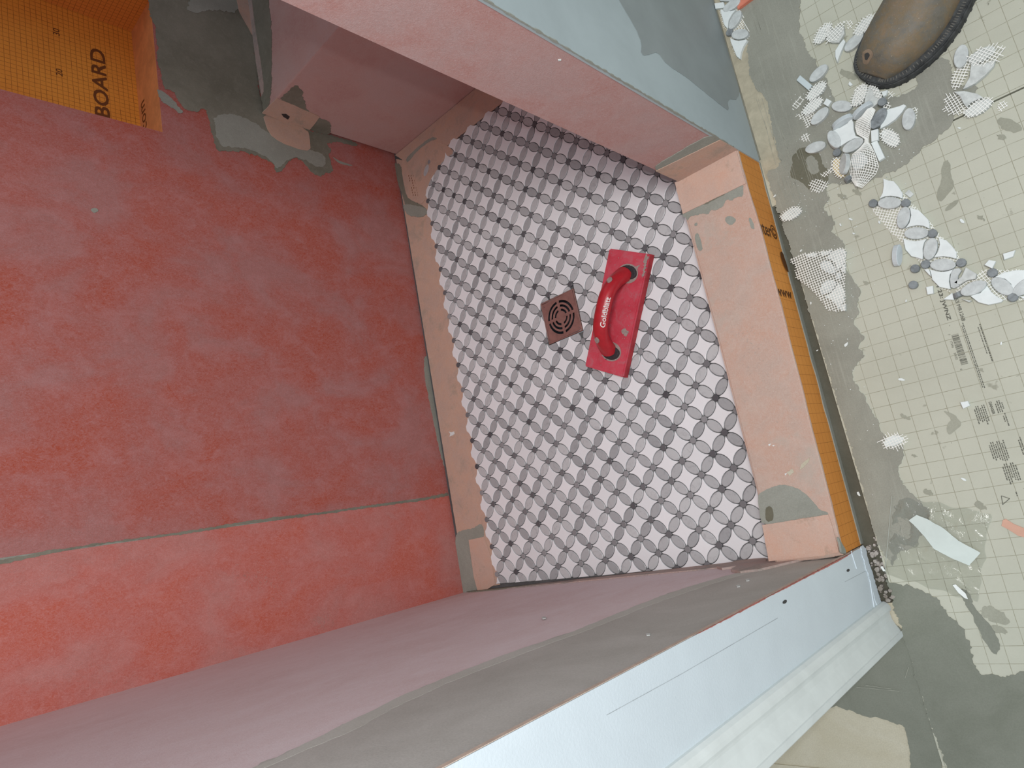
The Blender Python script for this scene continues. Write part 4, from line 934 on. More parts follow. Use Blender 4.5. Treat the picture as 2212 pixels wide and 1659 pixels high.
# hole at the toe
hw = pz(1876, 126, 0.035); hl = MBt.inverted() @ hw
wl_ = lambda r, z, n=12: [(hl.x+r*math.cos(a), hl.y+r*0.9*math.sin(a), z(a) if callable(z) else z) for a in [q*2*PI/n for q in range(n)]]
def topz(x, y):
    d = min(max(y, 0.0112), 0.29); w = (interp(d, rt)-0.0150) if x > 0 else (interp(d, lf)-0.0095); c = min(0.999, (abs(x)/max(w, 0.004))**(1/0.82)); return 0.0205+hgt(d-0.0110)*(math.sin(math.acos(c))**0.9)
for nm, r, mat_, lift in (('worn_ring', 0.0095, plain('worn_tan_leather', (150, 130, 110), 0.7, 0.2), 0.0005), ('toe_hole', 0.0045, plain('toe_cap_steel', (72, 70, 68), 0.4, 0.5), 0.0009)):
    mb = MB(); c0 = [Vector((hl.x, hl.y, topz(hl.x, hl.y)+lift))]; n = 14
    for rr in (0.5, 1.0):
        for q in range(n):
            a = q*2*PI/n; x = hl.x+r*rr*math.cos(a)*(1+0.2*math.sin(3*a)); y = hl.y+r*rr*math.sin(a); c0.append(Vector((x, y, topz(x, y)+lift)))
    mb.add(c0, [(0, 1+q, 1+(q+1) % n) for q in range(n)]+[(1+q, 1+n+q, 1+n+(q+1) % n, 1+(q+1) % n) for q in range(n)]); bprim(nm, mb, mat_)

# ================================================================== LOOSE MOSAIC SCRAPS
TT = 0.0075                                              # tile thickness
GZ = FZ+0.0002
def wdir(px0, py0, px1, py1, z):
    a = pz(px0, py0, z); b = pz(px1, py1, z); return a, b
def flat_tile(poly, t=TT, bev=0.0008):
    mb = tile_bm(poly, top=t, bot=0.0, bev=bev, bz=0.0006); k = len(poly); mb.f.append(tuple(reversed(range(k)))); return mb
def M_at(c, rz, rx=0.0, ry=0.0): return Matrix.Translation(c) @ Matrix.Rotation(rz, 4, 'Z') @ Matrix.Rotation(ry, 4, 'Y') @ Matrix.Rotation(rx, 4, 'X')
LOVAL = flat_tile(OV).mesh('oval_face'); LDOT = flat_tile(DT).mesh('dot_face')
def net_mb(poly, pitch=0.0035, rot=0.0, w=0.0009, z=0.0, zf=None, t=0.0006, fray=0.0, drop=0.0, seed=0, warp=None):
    """open fibreglass net clipped to a polygon (2D, world x/y)"""
    rnd = random.Random(seed); mb = MB(); P2 = [Vector(p[:2]) for p in poly]
    c = sum(P2, Vector((0, 0)))/len(P2); rad = max((p-c).length for p in P2)+pitch
    def lift(p): return Vector((p.x, p.y, (zf(p) if zf else z)))
    for fam in (0, 1):
        a = rot+fam*PI/2; u = Vector((math.cos(a), math.sin(a))); v = Vector((-math.sin(a), math.cos(a)))
        k = -int(rad/pitch)-1
        while k*pitch < rad:
            o = c+v*(k*pitch+0.0002*rnd.uniform(-1, 1)); hits = []
            for i in range(len(P2)):
                p, q = P2[i-1], P2[i]; e = q-p; den = u.x*e.y-u.y*e.x
                if abs(den) < 1e-9: continue
                w_ = p-o; t_ = (w_.x*e.y-w_.y*e.x)/den; s_ = (w_.x*u.y-w_.y*u.x)/den
                if 0 <= s_ < 1: hits.append(t_)
            hits.sort()
            for h in range(0, len(hits)-1, 2):
                if rnd.random() < drop: continue
                t0, t1 = hits[h]-rnd.uniform(0, fray), hits[h+1]+rnd.uniform(0, fray); n = max(1, int((t1-t0)/0.007)) if (zf or warp) else 1
                for j in range(n):
                    A_, B_ = o+u*(t0+(t1-t0)*j/n), o+u*(t0+(t1-t0)*(j+1)/n)
                    A3, B3 = lift(A_)+Vector((0, 0, fam*0.0003)), lift(B_)+Vector((0, 0, fam*0.0003))
                    if warp: A3, B3 = warp(A3), warp(B3)
                    mb.ribbon(A3, B3, w, t)
            k += 1
    return mb
def oval_thing(px0, py0, px1, py1, label, face='grey', tilt=0.0, lift=0.0, roll=0.0, back=False, scale=1.0, mat=None, nrot=0.3):
    z = GZ+TT+lift
    a, b = pz(px0, py0, z), pz(px1, py1, z); c = (a+b)/2; d = b-a; rz = math.atan2(d.y, d.x)
    e = empty('oval_tile_scrap', (c.x, c.y, GZ+lift), 0); M = M_at(Vector((c.x, c.y, GZ+lift+abs(math.sin(roll))*0.009+abs(math.sin(tilt))*0.016)), rz, roll, tilt)
    e.matrix_basis = M; WM[e.name] = M.copy()
    props(e, label, 'tile scrap', 'loose oval mosaic tiles on the floor')
    me = LOVAL if mat is None and face == 'grey' else flat_tile(OV).mesh('oval_face')
    mkobj('marble_face', me, (mat or {'grey': M_SO, 'back': M_SB, 'white': M_SW}[face]) if len(me.materials) == 0 else None, e, M)
    if back:
        nb = net_mb([(x*1.10, y*1.15) for x, y in ov_pts(0.0176, 0.0094, 16)], 0.0040, nrot, 0.0010, TT+0.0001, fray=0.002, seed=int(px0))
        mkobj('backing_mesh', nb.mesh('backing_mesh'), M_NET, e, M)
    return e
LOVAL.materials.append(M_SO); LDOT.materials.append(M_SD)
ov = oval_thing
ov(1751,173,1784,142, 'grey oval tile alone above the white bar tile, left of the boot toe', lift=0.001)
ov(1746,212,1780,181, 'mesh-backed oval tile just below the white bar tile', 'back', back=True, lift=0.0006)
ov(1736,244,1774,214, 'mesh-backed oval tile beside the small white cube, on top of a loose net', 'back', back=True, lift=0.0006)
ov(1752,268,1788,232, 'pale oval tile lying on frayed mesh at the left of the scrap pile', lift=0.0012, back=False)
ov(1798,227,1838,231, 'grey oval tile lying level at the upper left rim of the scrap pile')
ov(1845,226,1868,186, 'mesh-backed oval tile at the top of the scrap pile', 'back', back=True, lift=0.001)
ov(1884,276,1910,234, 'dark veined oval tile at the right of the twisted net', lift=0.006, mat=plain('veined_grey_marble', (150,156,158), 0.35, 0.4, var=0.15, vs=120))
ov(1961,280,1963,233, 'grey oval tile standing alone right of the scrap pile, mesh tuft on its edge', lift=0.0008)
ov(1908,283,1937,312, 'mesh-backed oval tile below right of the scrap pile', 'back', back=True)
ov(1739,324,1783,311, 'grey oval tile alone below left of the scrap pile, mesh fringe under it')
ov(1790,284,1810,322, 'oval tile leaning at the left side of the scrap pile', lift=0.001, roll=-0.35)
ov(1820,326,1864,301, 'dark grey oval tile in the middle of the scrap pile', lift=0.002, mat=M_SO)
ov(1826,372,1830,336, 'oval tile tipped up with a thick white edge, bottom of the scrap pile', lift=0.004, roll=-0.65)
ov(1804,344,1820,381, 'yellowed mesh-backed oval tile at the foot of the scrap pile', 'back', back=True, mat=M_SY)
ov(1688,471,1729,453, 'mesh-backed oval tile lying by itself next to the orange curb face', 'back', back=True)
ov(1764,89,1790,55, 'mesh-backed oval tile farthest left of the boot', 'back', back=True)
ov(1830,104,1858,76, 'grey oval tile touching the left side of the boot', lift=0.0005)
ov(1855,66,1880,42, 'mesh-backed oval tile half hidden behind the boot', 'back', back=True)
ov(2073,143,2078,99, 'grey oval tile right of the boot, above the long white net scrap', lift=0.002)
# tiles standing on edge in the pile
def edge_tile(px0, py0, px1, py1, label, name='oval_tile_scrap', h=0.0):
    z = GZ+0.015+h; a, b = pz(px0, py0, z), pz(px1, py1, z); c = (a+b)/2; d = b-a; rz = math.atan2(d.y, d.x)
    M = Matrix.Translation((c.x, c.y, GZ+0.0094+h)) @ Matrix.Rotation(rz, 4, 'Z') @ Matrix.Rotation(PI/2-0.25, 4, 'X') @ Matrix.Translation((0, 0, -TT/2))
    e = empty(name, (c.x, c.y, GZ)); e.matrix_basis = M; WM[e.name] = M.copy(); props(e, label, 'tile scrap', 'loose oval mosaic tiles on the floor')
    mkobj('marble_face', LOVAL2, None, e, M); return e
LOVAL2 = flat_tile(OV).mesh('oval_face'); LOVAL2.materials.append(plain('pale_grey_marble', (206, 214, 216), 0.4, 0.4, var=0.03, vs=60))
edge_tile(1843, 252, 1880, 222, 'oval tile standing on its long edge above the twisted net')
edge_tile(1800, 273, 1836, 250, 'oval tile standing on edge left of the big white star tile', h=0.0)
edge_tile(1936, 571, 1937, 530, 'oval tile standing on edge left of the long mosaic strip')
def dot_thing(px_, py_, label, lying=None, h=0.0):
    c = pz(px_, py_, GZ+TT+h)
    M = Matrix.Translation((c.x, c.y, GZ+h)) if lying is None else Matrix.Translation((c.x, c.y, GZ+0.0066)) @ Matrix.Rotation(lying, 4, 'Z') @ Matrix.Rotation(PI/2, 4, 'X') @ Matrix.Translation((0, 0, -TT/2))
    o = mkobj('dot_tile_scrap', LDOT, None, None, M); props(o, label, 'tile scrap', 'loose round mosaic tiles on the floor'); return o
dot_thing(1905, 219, 'dark round tile on the white netted piece at the top of the scrap pile', h=0.0085)
dot_thing(1807, 329, 'dark round tile at the lower left rim of the scrap pile')
dot_thing(1833, 387, 'round tile lying on its side at the foot of the scrap pile', lying=0.3)
dot_thing(1976, 580, 'dark round tile lying alone left of the long mosaic strip')
dot_thing(1972, 615, 'pale round tile below the lone dark round tile')
def poly_thing(name, pts, label, cat, mat=M_SW, h=0.0, t=TT, group=None, bev=0.0007):
    P3 = [pz(x, y, GZ+h+t) for x, y in pts]; c = sum(P3, Vector((0, 0, 0)))/len(P3)
    poly = [(p.x-c.x, p.y-c.y) for p in P3]
    if sum(poly[i-1][0]*poly[i][1]-poly[i][0]*poly[i-1][1] for i in range(len(poly))) < 0: poly.reverse()
    me = flat_tile(poly, t, bev).mesh(name); o = mkobj(name, me, mat, None, Matrix.Translation((c.x, c.y, GZ+h))); props(o, label, cat, group); return o
G_ = 'loose white mosaic pieces on the floor'
pt = poly_thing
pt('white_tile_scrap', [(1720,173),(1728,162),(1754,184),(1746,195)], 'white bar shaped tile left of the two netted ovals', 'tile scrap', plain('bluish_white_marble', (206,218,220), 0.4, 0.4, var=0.02), group=G_)
pt('white_tile_scrap', [(1778,224),(1785,212),(1796,218),(1788,230)], 'small white cube tile between two ovals at the left of the scrap pile', 'tile scrap', group=G_)
pt('white_tile_scrap', [(1798,279),(1814,276),(1830,266),(1839,255),(1843,264),(1844,280),(1848,293),(1862,298),(1845,299),(1830,306),(1815,316),(1811,303),(1805,290)], 'big white star shaped tile in the middle of the scrap pile', 'tile scrap', h=0.0004, group=G_)
pt('white_tile_scrap', [(1908,238),(1928,233),(1942,229),(1952,225),(1957,228),(1948,242),(1933,258),(1916,270),(1901,278),(1903,262),(1908,250)], 'white tile with one long curved horn at the right of the scrap pile', 'tile scrap', h=0.0006, group=G_)
pt('white_tile_scrap', [(1876,186),(1884,184),(1898,192),(1903,206),(1902,218),(1892,226),(1880,236),(1866,228),(1868,212),(1873,198)], 'white tile back at the top of the scrap pile', 'tile scrap', M_SB, h=0.0004, group=G_)
pt('white_tile_scrap', [(1903,198),(1917,194),(1914,205),(1908,209)], 'small white chip just below the boot sole', 'tile scrap', h=0.0, group=G_)
pt('white_tile_scrap', [(1881,282),(1896,278),(1897,302),(1882,306)], 'white block tile right of the twisted net, upper of two', 'tile scrap', h=0.006, group=G_)
pt('white_tile_scrap', [(1881,309),(1894,303),(1911,340),(1898,348)], 'white block tile right of the twisted net, lower of two', 'tile scrap', h=0.002, group=G_)
pt('white_tile_scrap', [(1842,336),(1856,326),(1868,332),(1874,345),(1862,362),(1846,368),(1838,352)], 'white tile under the bulge of the twisted net', 'tile scrap', h=0.0, group=G_)
pt('white_tile_scrap', [(2000,620),(2015,617),(2016,634),(2003,636)], 'white square chip below the long mosaic strip', 'tile scrap', group=G_)
pt('white_tile_scrap', [(2126,572),(2136,561),(2151,564),(2143,580)], 'white chip leaning by the right hand mosaic strip', 'tile scrap', h=0.002, group=G_)
pt('white_tile_scrap', [(2166,548),(2193,540),(2188,554),(2169,561)], 'white pointed chip alone at the right above the mosaic strip', 'tile scrap', group=G_)
pt('white_tile_scrap', [(2074,869),(2090,866),(2095,876),(2080,883)], 'white square chip beside the DANGER print', 'tile scrap', group=G_)
pt('white_tile_scrap', [(1954,418),(1963,409),(1974,419),(1965,427)], 'flat white chip right of the top of the long mosaic strip', 'tile scrap', M_SB, t=0.003, group=G_)
pt('white_tile_scrap', [(1804,109),(1812,96),(1822,84),(1826,90),(1816,112),(1808,134),(1804,122)], 'white pointed tile below the netted piece left of the boot', 'tile scrap', h=0.0, group=G_)
pt('white_tile_scrap', [(1784,86),(1790,70),(1806,58),(1822,56),(1824,72),(1812,92),(1796,92)], 'netted tile back between two ovals left of the boot', 'tile scrap', M_SB, h=0.0, group=G_)
pt('white_tile_scrap', [(1832,182),(1835,175),(1842,182),(1836,186)], 'tiny white chip left of the boot sole', 'tile scrap', t=0.004, group=G_)
# net scraps
def net_thing(pts, label, rot=0.3, pitch=0.0042, h=0.001, zf=None, fray=0.003, drop=0.03, w=0.0010, seed=1, warp=None):
    P3 = [pz(x, y, GZ+h) for x, y in pts]
    mb = net_mb([(p.x, p.y) for p in P3], pitch, rot, w, GZ+h, zf, fray=fray, drop=drop, seed=seed, warp=warp)
    o = build('mesh_scrap', mb, M_NET); props(o, label, 'mesh scrap', 'torn pieces of white fibreglass mesh'); return o
nt_ = net_thing
nt_([(1712,236),(1716,222),(1728,208),(1738,206),(1734,220),(1726,230),(1716,236)], 'frayed net tuft at the far left of the scrap pile', rot=0.5, seed=1)
nt_([(1722,250),(1735,243),(1758,243),(1762,262),(1750,268),(1744,276),(1738,262)], 'frayed net under the two netted ovals at the left of the pile', rot=0.1, h=0.002, seed=2)
nt_([(1731,300),(1738,289),(1746,291),(1748,303),(1733,304)], 'tiny net square below the left of the scrap pile', rot=0.1, seed=3)
nt_([(1774,378),(1799,362),(1802,368),(1778,383)], 'thin straight net strip pointing at the yellowed oval', rot=0.55, pitch=0.004, seed=4)
nt_([(1750,392),(1772,388),(1786,398),(1780,410),(1760,415),(1750,405)], 'tangled net tuft near the damp floor spot', rot=0.75, fray=0.005, h=0.003, seed=5)
nt_([(1876,180),(1886,182),(1918,222),(1926,233),(1912,234),(1898,214)], 'narrow net strip crossing the top of the scrap pile', rot=-0.8, h=0.010, seed=6)
# the twisted net in the middle of the pile
def twisted():
    mb = MB(); rowsL = [(1883,232),(1874,236),(1862,252),(1850,262),(1848,275),(1852,290),(1868,300),(1868,308),(1858,320),(1842,334),(1838,350),(1836,370),(1840,388),(1850,404)]
    rowsR = [(1891,238),(1886,250),(1880,262),(1880,276),(1878,290),(1876,300),(1876,307),(1882,316),(1888,328),(1894,345),(1898,360),(1892,376),(1878,390),(1862,406)]
    n = 12; G = []
    for i, (a, b) in enumerate(zip(rowsL, rowsR)):
        zz = GZ+0.012+0.004*math.sin(i*0.9); 
        A_, B_ = pz(*a, zz), pz(*b, zz); m = len(rowsL)
        G.append([A_.lerp(B_, j/n)+Vector((0, 0, 0.010*math.sin(PI*j/n)*(1 if i > 7 else 0.3))) for j in range(n+1)])
    for i in range(len(G)):
        for j in range(n): mb.ribbon(G[i][j], G[i][j+1], 0.0009, 0.0006)
    for j in range(n+1):
        for i in range(len(G)-1): mb.ribbon(G[i][j]+Vector((0, 0, 0.0003)), G[i+1][j]+Vector((0, 0, 0.0003)), 0.0009, 0.0006)
    for i in range(len(G)-1):                              # intermediate weft threads
        for f in (1/3, 2/3):
            r_ = [G[i][j].lerp(G[i+1][j], f) for j in range(n+1)]
            for j in range(n): mb.ribbon(r_[j], r_[j+1], 0.0009, 0.0006)
    o = build('mesh_scrap', mb, M_NET); props(o, 'large twisted white net pinched in the middle on the scrap pile', 'mesh scrap', 'torn pieces of white fibreglass mesh')
twisted()
nt_([(2056,190),(2056,168),(2066,150),(2092,128),(2098,130),(2094,150),(2086,170),(2076,186),(2062,194)], 'open net part below the lone grey oval, right of the boot', rot=0.9, h=0.004, fray=0.002, seed=8)
pt('white_tile_scrap', [(2098,134),(2108,138),(2122,138),(2140,132),(2150,128),(2146,142),(2128,162),(2106,180),(2086,190),(2080,192),(2094,166)], 'long white netted tile right of the boot', 'tile scrap', M_SB, h=0.0006, group=G_)
nt_([(2088,128),(2114,108),(2142,100),(2172,102),(2150,132),(2120,140),(2100,136)], 'diagonal net fringe over a pale oval tile right of the boot', rot=0.62, h=0.009, fray=0.006, seed=9)
ov(2098,130,2142,106, 'pale oval tile under the diagonal net fringe right of the boot', 'back')
nt_([(2042,210),(2062,204),(2080,212),(2082,226),(2088,240),(2062,246),(2044,238)], 'frayed net left of the netted white tile by the dark board joint', rot=0.15, h=0.004, fray=0.006, seed=10)
pt('white_tile_scrap', [(2060,198),(2082,196),(2110,202),(2124,210),(2108,216),(2096,222),(2088,232),(2080,222),(2074,208)], 'netted white tile lying across the dark board joint', 'tile scrap', M_SB, h=0.0006, group=G_)
ov(2088,246,2138,218, 'netted oval tile lying on the dark board joint', 'back', back=True)
nt_([(2156,226),(2162,218),(2170,222),(2176,226),(2166,240),(2158,238)], 'tiny net cross beside the dark board joint', rot=0.2, seed=11)
nt_([(1902,952),(1912,945),(1938,937),(1956,948),(1952,962),(1930,968),(1910,966)], 'crumpled net tuft alone on the floor beside the middle of the curb', rot=0.2, h=0.004, fray=0.007, drop=0.0, seed=12)
pt('white_tile_scrap', [(1908,955),(1918,944),(1938,940),(1952,946),(1948,956),(1930,964),(1914,965)], 'thin white chip inside the crumpled net tuft', 'tile scrap', t=0.002, group=G_)
nt_([(1828,46),(1832,62),(1838,60),(1842,50),(1834,46)], 'small dark netted corner touching the boot', rot=0.2, seed=13)
nt_([(1786,58),(1800,60),(1826,44),(1822,60),(1812,84),(1786,92)], 'net over the tile back left of the boot', rot=0.35, h=0.009, seed=14)
nt_([(1848,188),(1868,184),(1870,200),(1860,226),(1848,224)], 'net over the oval at the top of the scrap pile', rot=0.35, h=0.010, seed=15)
nt_([(1970,232),(1978,234),(1982,244),(1978,256),(1974,262),(1970,246)], 'net tuft behind the lone grey oval right of the pile', rot=0.1, h=0.001, seed=16)
nt_([(1915,200),(1925,196),(1930,204),(1922,212)], 'tiny net cross below the boot sole', rot=0.3, seed=17)

# mosaic offcuts (pieces still glued to a net)
def offcut(label, origin_px, parts, netpoly, nrot, seed, netlift=0.0003, flip=False):
    c = pz(*origin_px, GZ); e = empty('mosaic_offcut', (c.x, c.y, GZ)); props(e, label, 'mosaic offcut')
    for kind, pts in parts:
        if kind == 'oval':
            a, b = pz(*pts[0], GZ+TT), pz(*pts[1], GZ+TT); m_c = (a+b)/2; d = b-a
            M = Matrix.Translation((m_c.x, m_c.y, GZ+0.0006+(pts[2] if len(pts) > 2 else 0))) @ Matrix.Rotation(math.atan2(d.y, d.x), 4, 'Z'); mkobj('oval_tile', LOVAL, None, e, M)
        elif kind == 'dot':
            a = pz(*pts, GZ+TT); mkobj('dot_tile', LDOT, None, e, Matrix.Translation((a.x, a.y, GZ+0.0006)))
        else:
            mt = M_SB if kind == 'back' else (M_SO if kind == 'greyback' else M_SW)
            P3 = [pz(x, y, GZ+TT) for x, y in pts]; cc = sum(P3, Vector((0, 0, 0)))/len(P3); poly = [(p.x-cc.x, p.y-cc.y) for p in P3]
            if sum(poly[i-1][0]*poly[i][1]-poly[i][0]*poly[i-1][1] for i in range(len(poly))) < 0: poly.reverse()
            mkobj('white_tile' if kind != 'greyback' else 'oval_tile', flat_tile(poly, TT-0.0004, 0.0005).mesh('piece'), mt, e, Matrix.Translation((cc.x, cc.y, GZ+0.0004)))
    h = TT+0.0004 if flip else netlift
    P3 = [pz(x, y, GZ+h) for x, y in netpoly]
    nb = net_mb([(p.x, p.y) for p in P3], 0.0042, nrot, 0.0010, GZ+h, fray=0.0025, seed=seed)
    o = build('backing_mesh', nb, M_NET, e); return e
k_ = lambda *a: [(1860+.1808*x, 380+.1808*y) for x, y in a]
offcut('long mosaic offcut running diagonally with white, grey and dark tiles', (1985, 520), [
    ('white', k_((265,30),(330,55),(385,60),(440,120),(490,200),(490,270),(440,250),(350,238),(280,245),(220,272),(255,205),(268,120))),
    ('dot', k_((140,325))[0]), ('dot', k_((530,322))[0]), ('oval', k_((205,322),(472,322))),
    ('oval', k_((530,378),(480,618))), ('white', k_((580,375),(640,395),(690,410),(800,520),(815,580),(815,630),(740,595),(660,590),(580,605),(530,625),(575,560),(597,470))),
    ('oval', k_((522,685),(798,683))), ('dot', k_((850,685))[0]),
    ('white', k_((500,742),(570,770),(640,778),(720,768),(785,750),(750,800),(735,870),(740,940),(735,998),(680,980),(600,960),(530,880),(515,810))),
    ('oval', k_((855,750),(800,992))), ('white', k_((925,735),(1020,770),(1080,830),(1138,910),(1140,990),(1060,970),(980,960),(870,972),(920,900),(940,820))),
    ('dot', k_((768,1055))[0]), ('oval', k_((832,1060),(1122,1065))), ('dot', k_((1195,1035))[0]),
    ('white', k_((820,1115),(900,1140),(970,1145),(1040,1135),(1100,1115),(1060,1180),(1050,1260),(1070,1355),(1000,1340),(940,1330),(850,1240),(838,1180))),
    ('white', k_((750,1115),(815,1118),(835,1200),(800,1170))),
], k_((130,400),(240,280),(480,200),(560,280),(620,360),(830,560),(920,700),(1140,900),(1180,1000),(1140,1110),(1060,1380),(930,1330),(700,1010),(500,790),(440,740),(330,640)), 0.95, 21)
offcut('jumbled mosaic offcut at the right edge of the picture', (2120, 610), [
    ('white', k_((1600,1205),(1720,1150),(1850,1125),(2060,1125),(2060,1190),(1950,1240),(1850,1330),(1825,1380),(1790,1290),(1720,1230))),
    ('oval', [*k_((1575,1225),(1800,1410))]), ('oval', [*k_((1850,1400),(2060,1240))]), ('dot', k_((1812,1448))[0]), ('dot', k_((1568,1155))[0]),
    ('oval', [*k_((1222,1400),(1480,1290)), 0.006]), ('white', k_((1500,1300),(1560,1390),(1640,1450),(1700,1480),(1670,1510),(1520,1540),(1400,1510),(1300,1430),(1420,1400),(1480,1340))),
    ('greyback', k_((1110,1110),(1170,1100),(1200,1130),(1160,1190),(1150,1280),(1180,1310),(1110,1345),(1070,1330),(1060,1240),(1075,1150))),
    ('back', k_((1110,1275),(1200,1200),(1250,1090),(1380,1170),(1370,1230),(1260,1250),(1180,1300))),
    ('white', k_((980,1475),(1090,1395),(1110,1480))), ('back', k_((1200,1470),(1320,1490),(1290,1510))), ('white', k_((1890,1440),(2060,1430),(2060,1480),(1950,1470))),
], k_((1130,1380),(1180,1300),(1330,1230),(1400,1170),(1480,1120),(1600,1130),(2060,1130),(2060,1470),(1900,1480),(1750,1480),(1640,1500),(1500,1480),(1250,1400)), 0.3, 22)
dot_thing(2070, 637, 'dark round tile lying on its side below the jumbled offcut', lying=0.1)
q_ = lambda *a: [(1600+.1507*x, 500+.1507*y) for x, y in a]
offcut('upside-down triangular offcut covered by white net, by the curb', (1775, 600), [
    ('back', q_((1220,380),(1320,280),(1460,245),(1505,290),(1480,450),(1430,520),(1380,560),(1350,450),(1280,400))),
    ('greyback', q_((1140,460),(1200,420),(1280,430),(1350,520),(1360,590),(1290,610),(1200,570),(1150,520))),
    ('greyback', q_((1130,850),(1160,750),(1240,700),(1330,690),(1370,740),(1320,830),(1240,890),(1150,900))),
    ('back', q_((1400,730),(1440,780),(1475,840),(1480,980),(1440,1060),(1400,1120),(1360,1060),(1310,990),(1200,940),(1290,880),(1360,800))),
    ('greyback', q_((1365,600),(1430,590),(1430,680),(1370,680))), ('back', q_((1140,290),(1310,270),(1250,330),(1150,350))), ('back', q_((910,330),(1080,300),(1080,360),(960,370))),
    ('back', q_((1430,1060),(1500,1040),(1500,1140),(1430,1135))), ('back', q_((1450,480),(1500,460),(1490,600),(1440,560))),
], q_((700,420),(760,380),(900,325),(1120,290),(1480,240),(1505,300),(1490,700),(1500,1135),(1260,1140),(1180,1020),(980,790),(800,660),(780,480)), 0.03, 23, flip=True)
s_ = lambda *a: [(1520+.1446*x, .1446*y) for x, y in a]
offcut('narrow mosaic offcut lying along the foot of the grey stub wall', (1580, 60), [
    ('oval', s_((310,140),(520,10))), ('white', s_((245,140),(330,150),(400,165),(480,145),(420,210),(370,300),(360,430),(310,380),(275,260))),
    ('oval', s_((400,410),(530,180))), ('dot', s_((380,480))[0]), ('oval', s_((430,510),(650,510))),
    ('white', s_((395,560),(440,590),(520,610),(620,590),(650,600),(590,690),(555,780),(540,880),(490,840),(440,720),(400,620))), ('greyback', s_((220,-60),(480,-60),(500,0),(380,20),(240,10))),
], s_((240,130),(500,0),(700,520),(640,620),(540,880),(480,830),(380,500),(300,380)), 0.2, 24)
pt('white_tile_scrap', [(1543,7),(1562,4),(1566,16),(1545,19)], 'white cylinder like chip at the top of the stub wall offcut', 'tile scrap', group=G_)
# orange board scrap near the stub wall and the peach strip at the right
e = empty('orange_board_scrap', pz(1605, 8, GZ)); props(e, 'orange foam board offcut at the top beside the stub wall', 'board scrap')
mb = MB(); mb.prism([pz(x, y, GZ) for x, y in [(1585,-30),(1596,22),(1602,20),(1640,-8),(1650,-30)]], (0, 0, 1), 0.005); build('board', mb, plain('coral_board', (222,136,112), 0.6, 0.3, var=0.03), e)
mb = MB(); mb.ribbon(pz(1599, 16, GZ+0.005), pz(1634, -9, GZ+0.005), 0.002, 0.002); build('raised_lip', mb, plain('coral_lip', (214,126,102), 0.6, 0.3), e)
o = pt('peach_plastic_strip', [(2163,1136),(2166,1123),(2173,1121),(2190,1132),(2230,1148),(2230,1164),(2200,1158),(2178,1144)], 'peach coloured strip scrap at the right edge of the floor', 'strip scrap', M_PEACHP, t=0.0012, bev=0.0002)
# crumbs: countable white flecks
cr = [(1674,424),(1706,680-144),(1716,543),(1731,583-40),(1752,655),(1766,757),(1770,751),(1828,745),(1842,764),(1823,474),(1818,486),(1845,485),(1845,505),(1765,700),(1900,1230),(1858,1098),(2168,740),(2117,930),(2082,879),(2079,1041),(2045,1040),(1946,800),(1830,1056-260),(1980,490),(2090,415)]
CH = [(1674,424,'white chip on grey thinset by the upper end of the orange curb face'),(1731,542,'white sliver just above the upside-down triangular offcut'),(1752,655,'white chip below the slanted edge of the triangular offcut'),
(1766,757,'long white sliver in the dark trench beside the middle of the curb'),(1828,745,'white chip on grey thinset below the triangular offcut'),(1855,1066,'white chip in the dark trench near the lower end of the curb'),
(1947,820,'white chip on bare board left of the print lines'),(2079,478,'white sliver on bare board right of the long mosaic strip'),(2082,1035,'upright white chip above the warning triangle print'),
(1958,650,'white sliver in the print ring below the pale round tile'),(2163,742,'flat white sliver on bare board right of the barcode'),(1838,474,'white chip on bare board between curb and the long mosaic strip, upper one'),
(1816,486,'small white chip at the ragged thinset edge left of the long mosaic strip'),(1900,480,'white sliver at the net edge of the long mosaic strip'),(1845,505,'flat white chip on bare board between curb and the long mosaic strip, lower one'),
(2073,277,'thin white strip on bare board below the dark board joint'),(1820,374,'tiny white chip left of the yellowed oval tile'),(1744,250,'tiny white chip on the net left of the scrap pile')]
for x, y, lab in CH:
    c = pz(x, y, GZ); r = random.uniform(0.0015, 0.0038); an = random.uniform(0, PI)
    poly = [(r*1.6*math.cos(a)*random.uniform(.6, 1), r*0.7*math.sin(a)*random.uniform(.6, 1)) for a in [q*PI/3.5 for q in range(7)]]
    mb = MB(); mb.prism([Vector((p[0]*math.cos(an)-p[1]*math.sin(an), p[0]*math.sin(an)+p[1]*math.cos(an), 0)) for p in poly], (0, 0, 1), random.uniform(0.0008, 0.002))
    o = mkobj('tile_chip', mb.mesh('tile_chip'), M_SW, None, Matrix.Translation((c.x, c.y, GZ+0.0004))); props(o, lab, 'tile chip', 'tiny white tile chips')
mb = MB()
for i in range(240):
    x, y = random.uniform(1660, 1890), random.uniform(380, 1150)
    if x < 1640+0.27*(y-350)+30 or x > 1640+0.27*(y-350)+190: continue
    c = pz(x, y, GZ+0.001); r = random.uniform(0.0003, 0.0009); mb.prism([c+Vector((r*math.cos(a), r*math.sin(a), 0)) for a in (0, 1.6, 3.1, 4.7)], (0, 0, 1), 0.0005)
for i in range(200):
    c = pz(random.uniform(1700, 1980), random.uniform(180, 480), GZ+0.001); r = random.uniform(0.0003, 0.0008); mb.prism([c+Vector((r*math.cos(a), r*math.sin(a), 0)) for a in (0, 1.6, 3.1, 4.7)], (0, 0, 1), 0.0004)
o = build('tile_dust', mb, M_SW); props(o, 'fine white tile dust specks scattered along the curb', 'dust', kind='stuff')

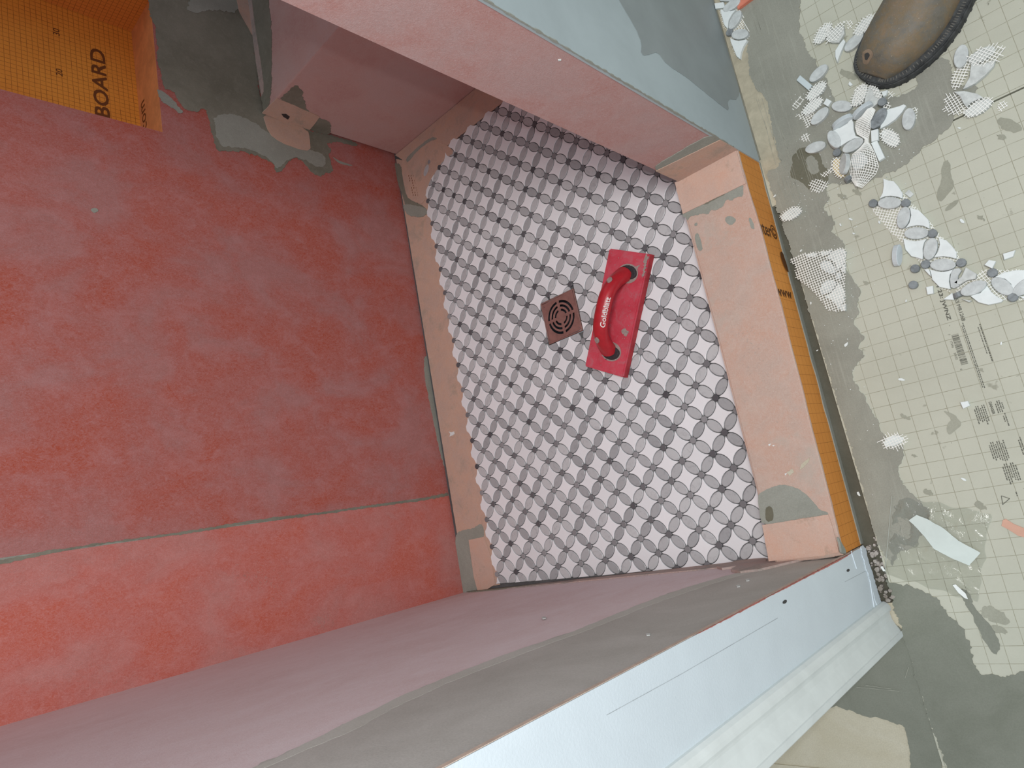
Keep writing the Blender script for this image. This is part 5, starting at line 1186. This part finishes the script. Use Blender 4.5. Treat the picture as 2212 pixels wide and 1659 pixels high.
# ================================================================== PLASTIC FILM AND LABEL
fe = empty('plastic_bag', pz(2010, 1200, GZ)); props(fe, 'clear crinkled plastic bag with a torn white label on the floor', 'plastic bag')
c4 = [pz(1924,1066,GZ), pz(2140,1110,GZ), pz(2112,1300,GZ), pz(1912,1240,GZ)]
n = 46; mb = MB(); vs = []
for i in range(n+1):
    for j in range(n+1):
        s, t = i/n, j/n; p = (c4[0]*(1-s)+c4[1]*s)*(1-t)+(c4[3]*(1-s)+c4[2]*s)*t
        edge = min(s, 1-s, t, 1-t)*8; edge = min(1, edge)
        r1 = abs(noise.noise(Vector((p.x*38+3, p.y*38, 1)))); r2 = abs(noise.noise(Vector((p.x*95, p.y*95, 4)))); r3 = noise.noise(Vector((p.x*14, p.y*14, 9)))
        z = GZ+0.0006+edge*(0.005*max(0, 0.34-r1)+0.002*max(0, 0.3-r2)+0.002*max(0, r3))
        p = p+Vector((0.006*noise.noise(Vector((s*7, t*7, 0))), 0.006*noise.noise(Vector((s*7, t*7, 9))), 0)); vs.append(Vector((p.x, p.y, z)))
mb.add(vs, [(i*(n+1)+j, i*(n+1)+j+1, (i+1)*(n+1)+j+1, (i+1)*(n+1)+j) for i in range(n) for j in range(n)]); build('film', mb, M_FILM, fe, smooth=True)
mb = MB(); mb.tube([pz(1926,1072,GZ+0.003), pz(1921,1130,GZ+0.004), pz(1914,1210,GZ+0.003), pz(1912,1236,GZ+0.002)], 0.0006, 6); build('film_edge_fold', mb, plain('folded_film', (176,180,170), 0.2, 0.6, var=0.0), fe)
lp = [(1963,1124),(1980,1112),(2002,1121),(2040,1142),(2070,1168),(2118,1194),(2094,1222),(2060,1208),(2018,1186),(1998,1160),(1980,1140)]
mb = MB(); mb.prism(jag([pz(x, y, GZ+0.0045) for x, y in lp], 0.0005, 0.004), (0, 0, 1), 0.0004); build('label', mb, M_LABEL, fe)
mb = MB()
M_GLINT = plain('glint_white', (236,240,236), 0.15, 0.8, var=0.0)  # near-white colour paints the glints along the film creases
for l in ([(2058,1264),(2064,1262),(2075,1272),(2086,1282),(2091,1294),(2084,1292),(2070,1280)], [(1902,1224),(1906,1223),(1913,1233),(1908,1234)]):
    mb = MB(); mb.prism([pz(x, y, GZ+0.005) for x, y in l], (0, 0, 1), 0.0006); build('painted_glint', mb, M_GLINT, fe)
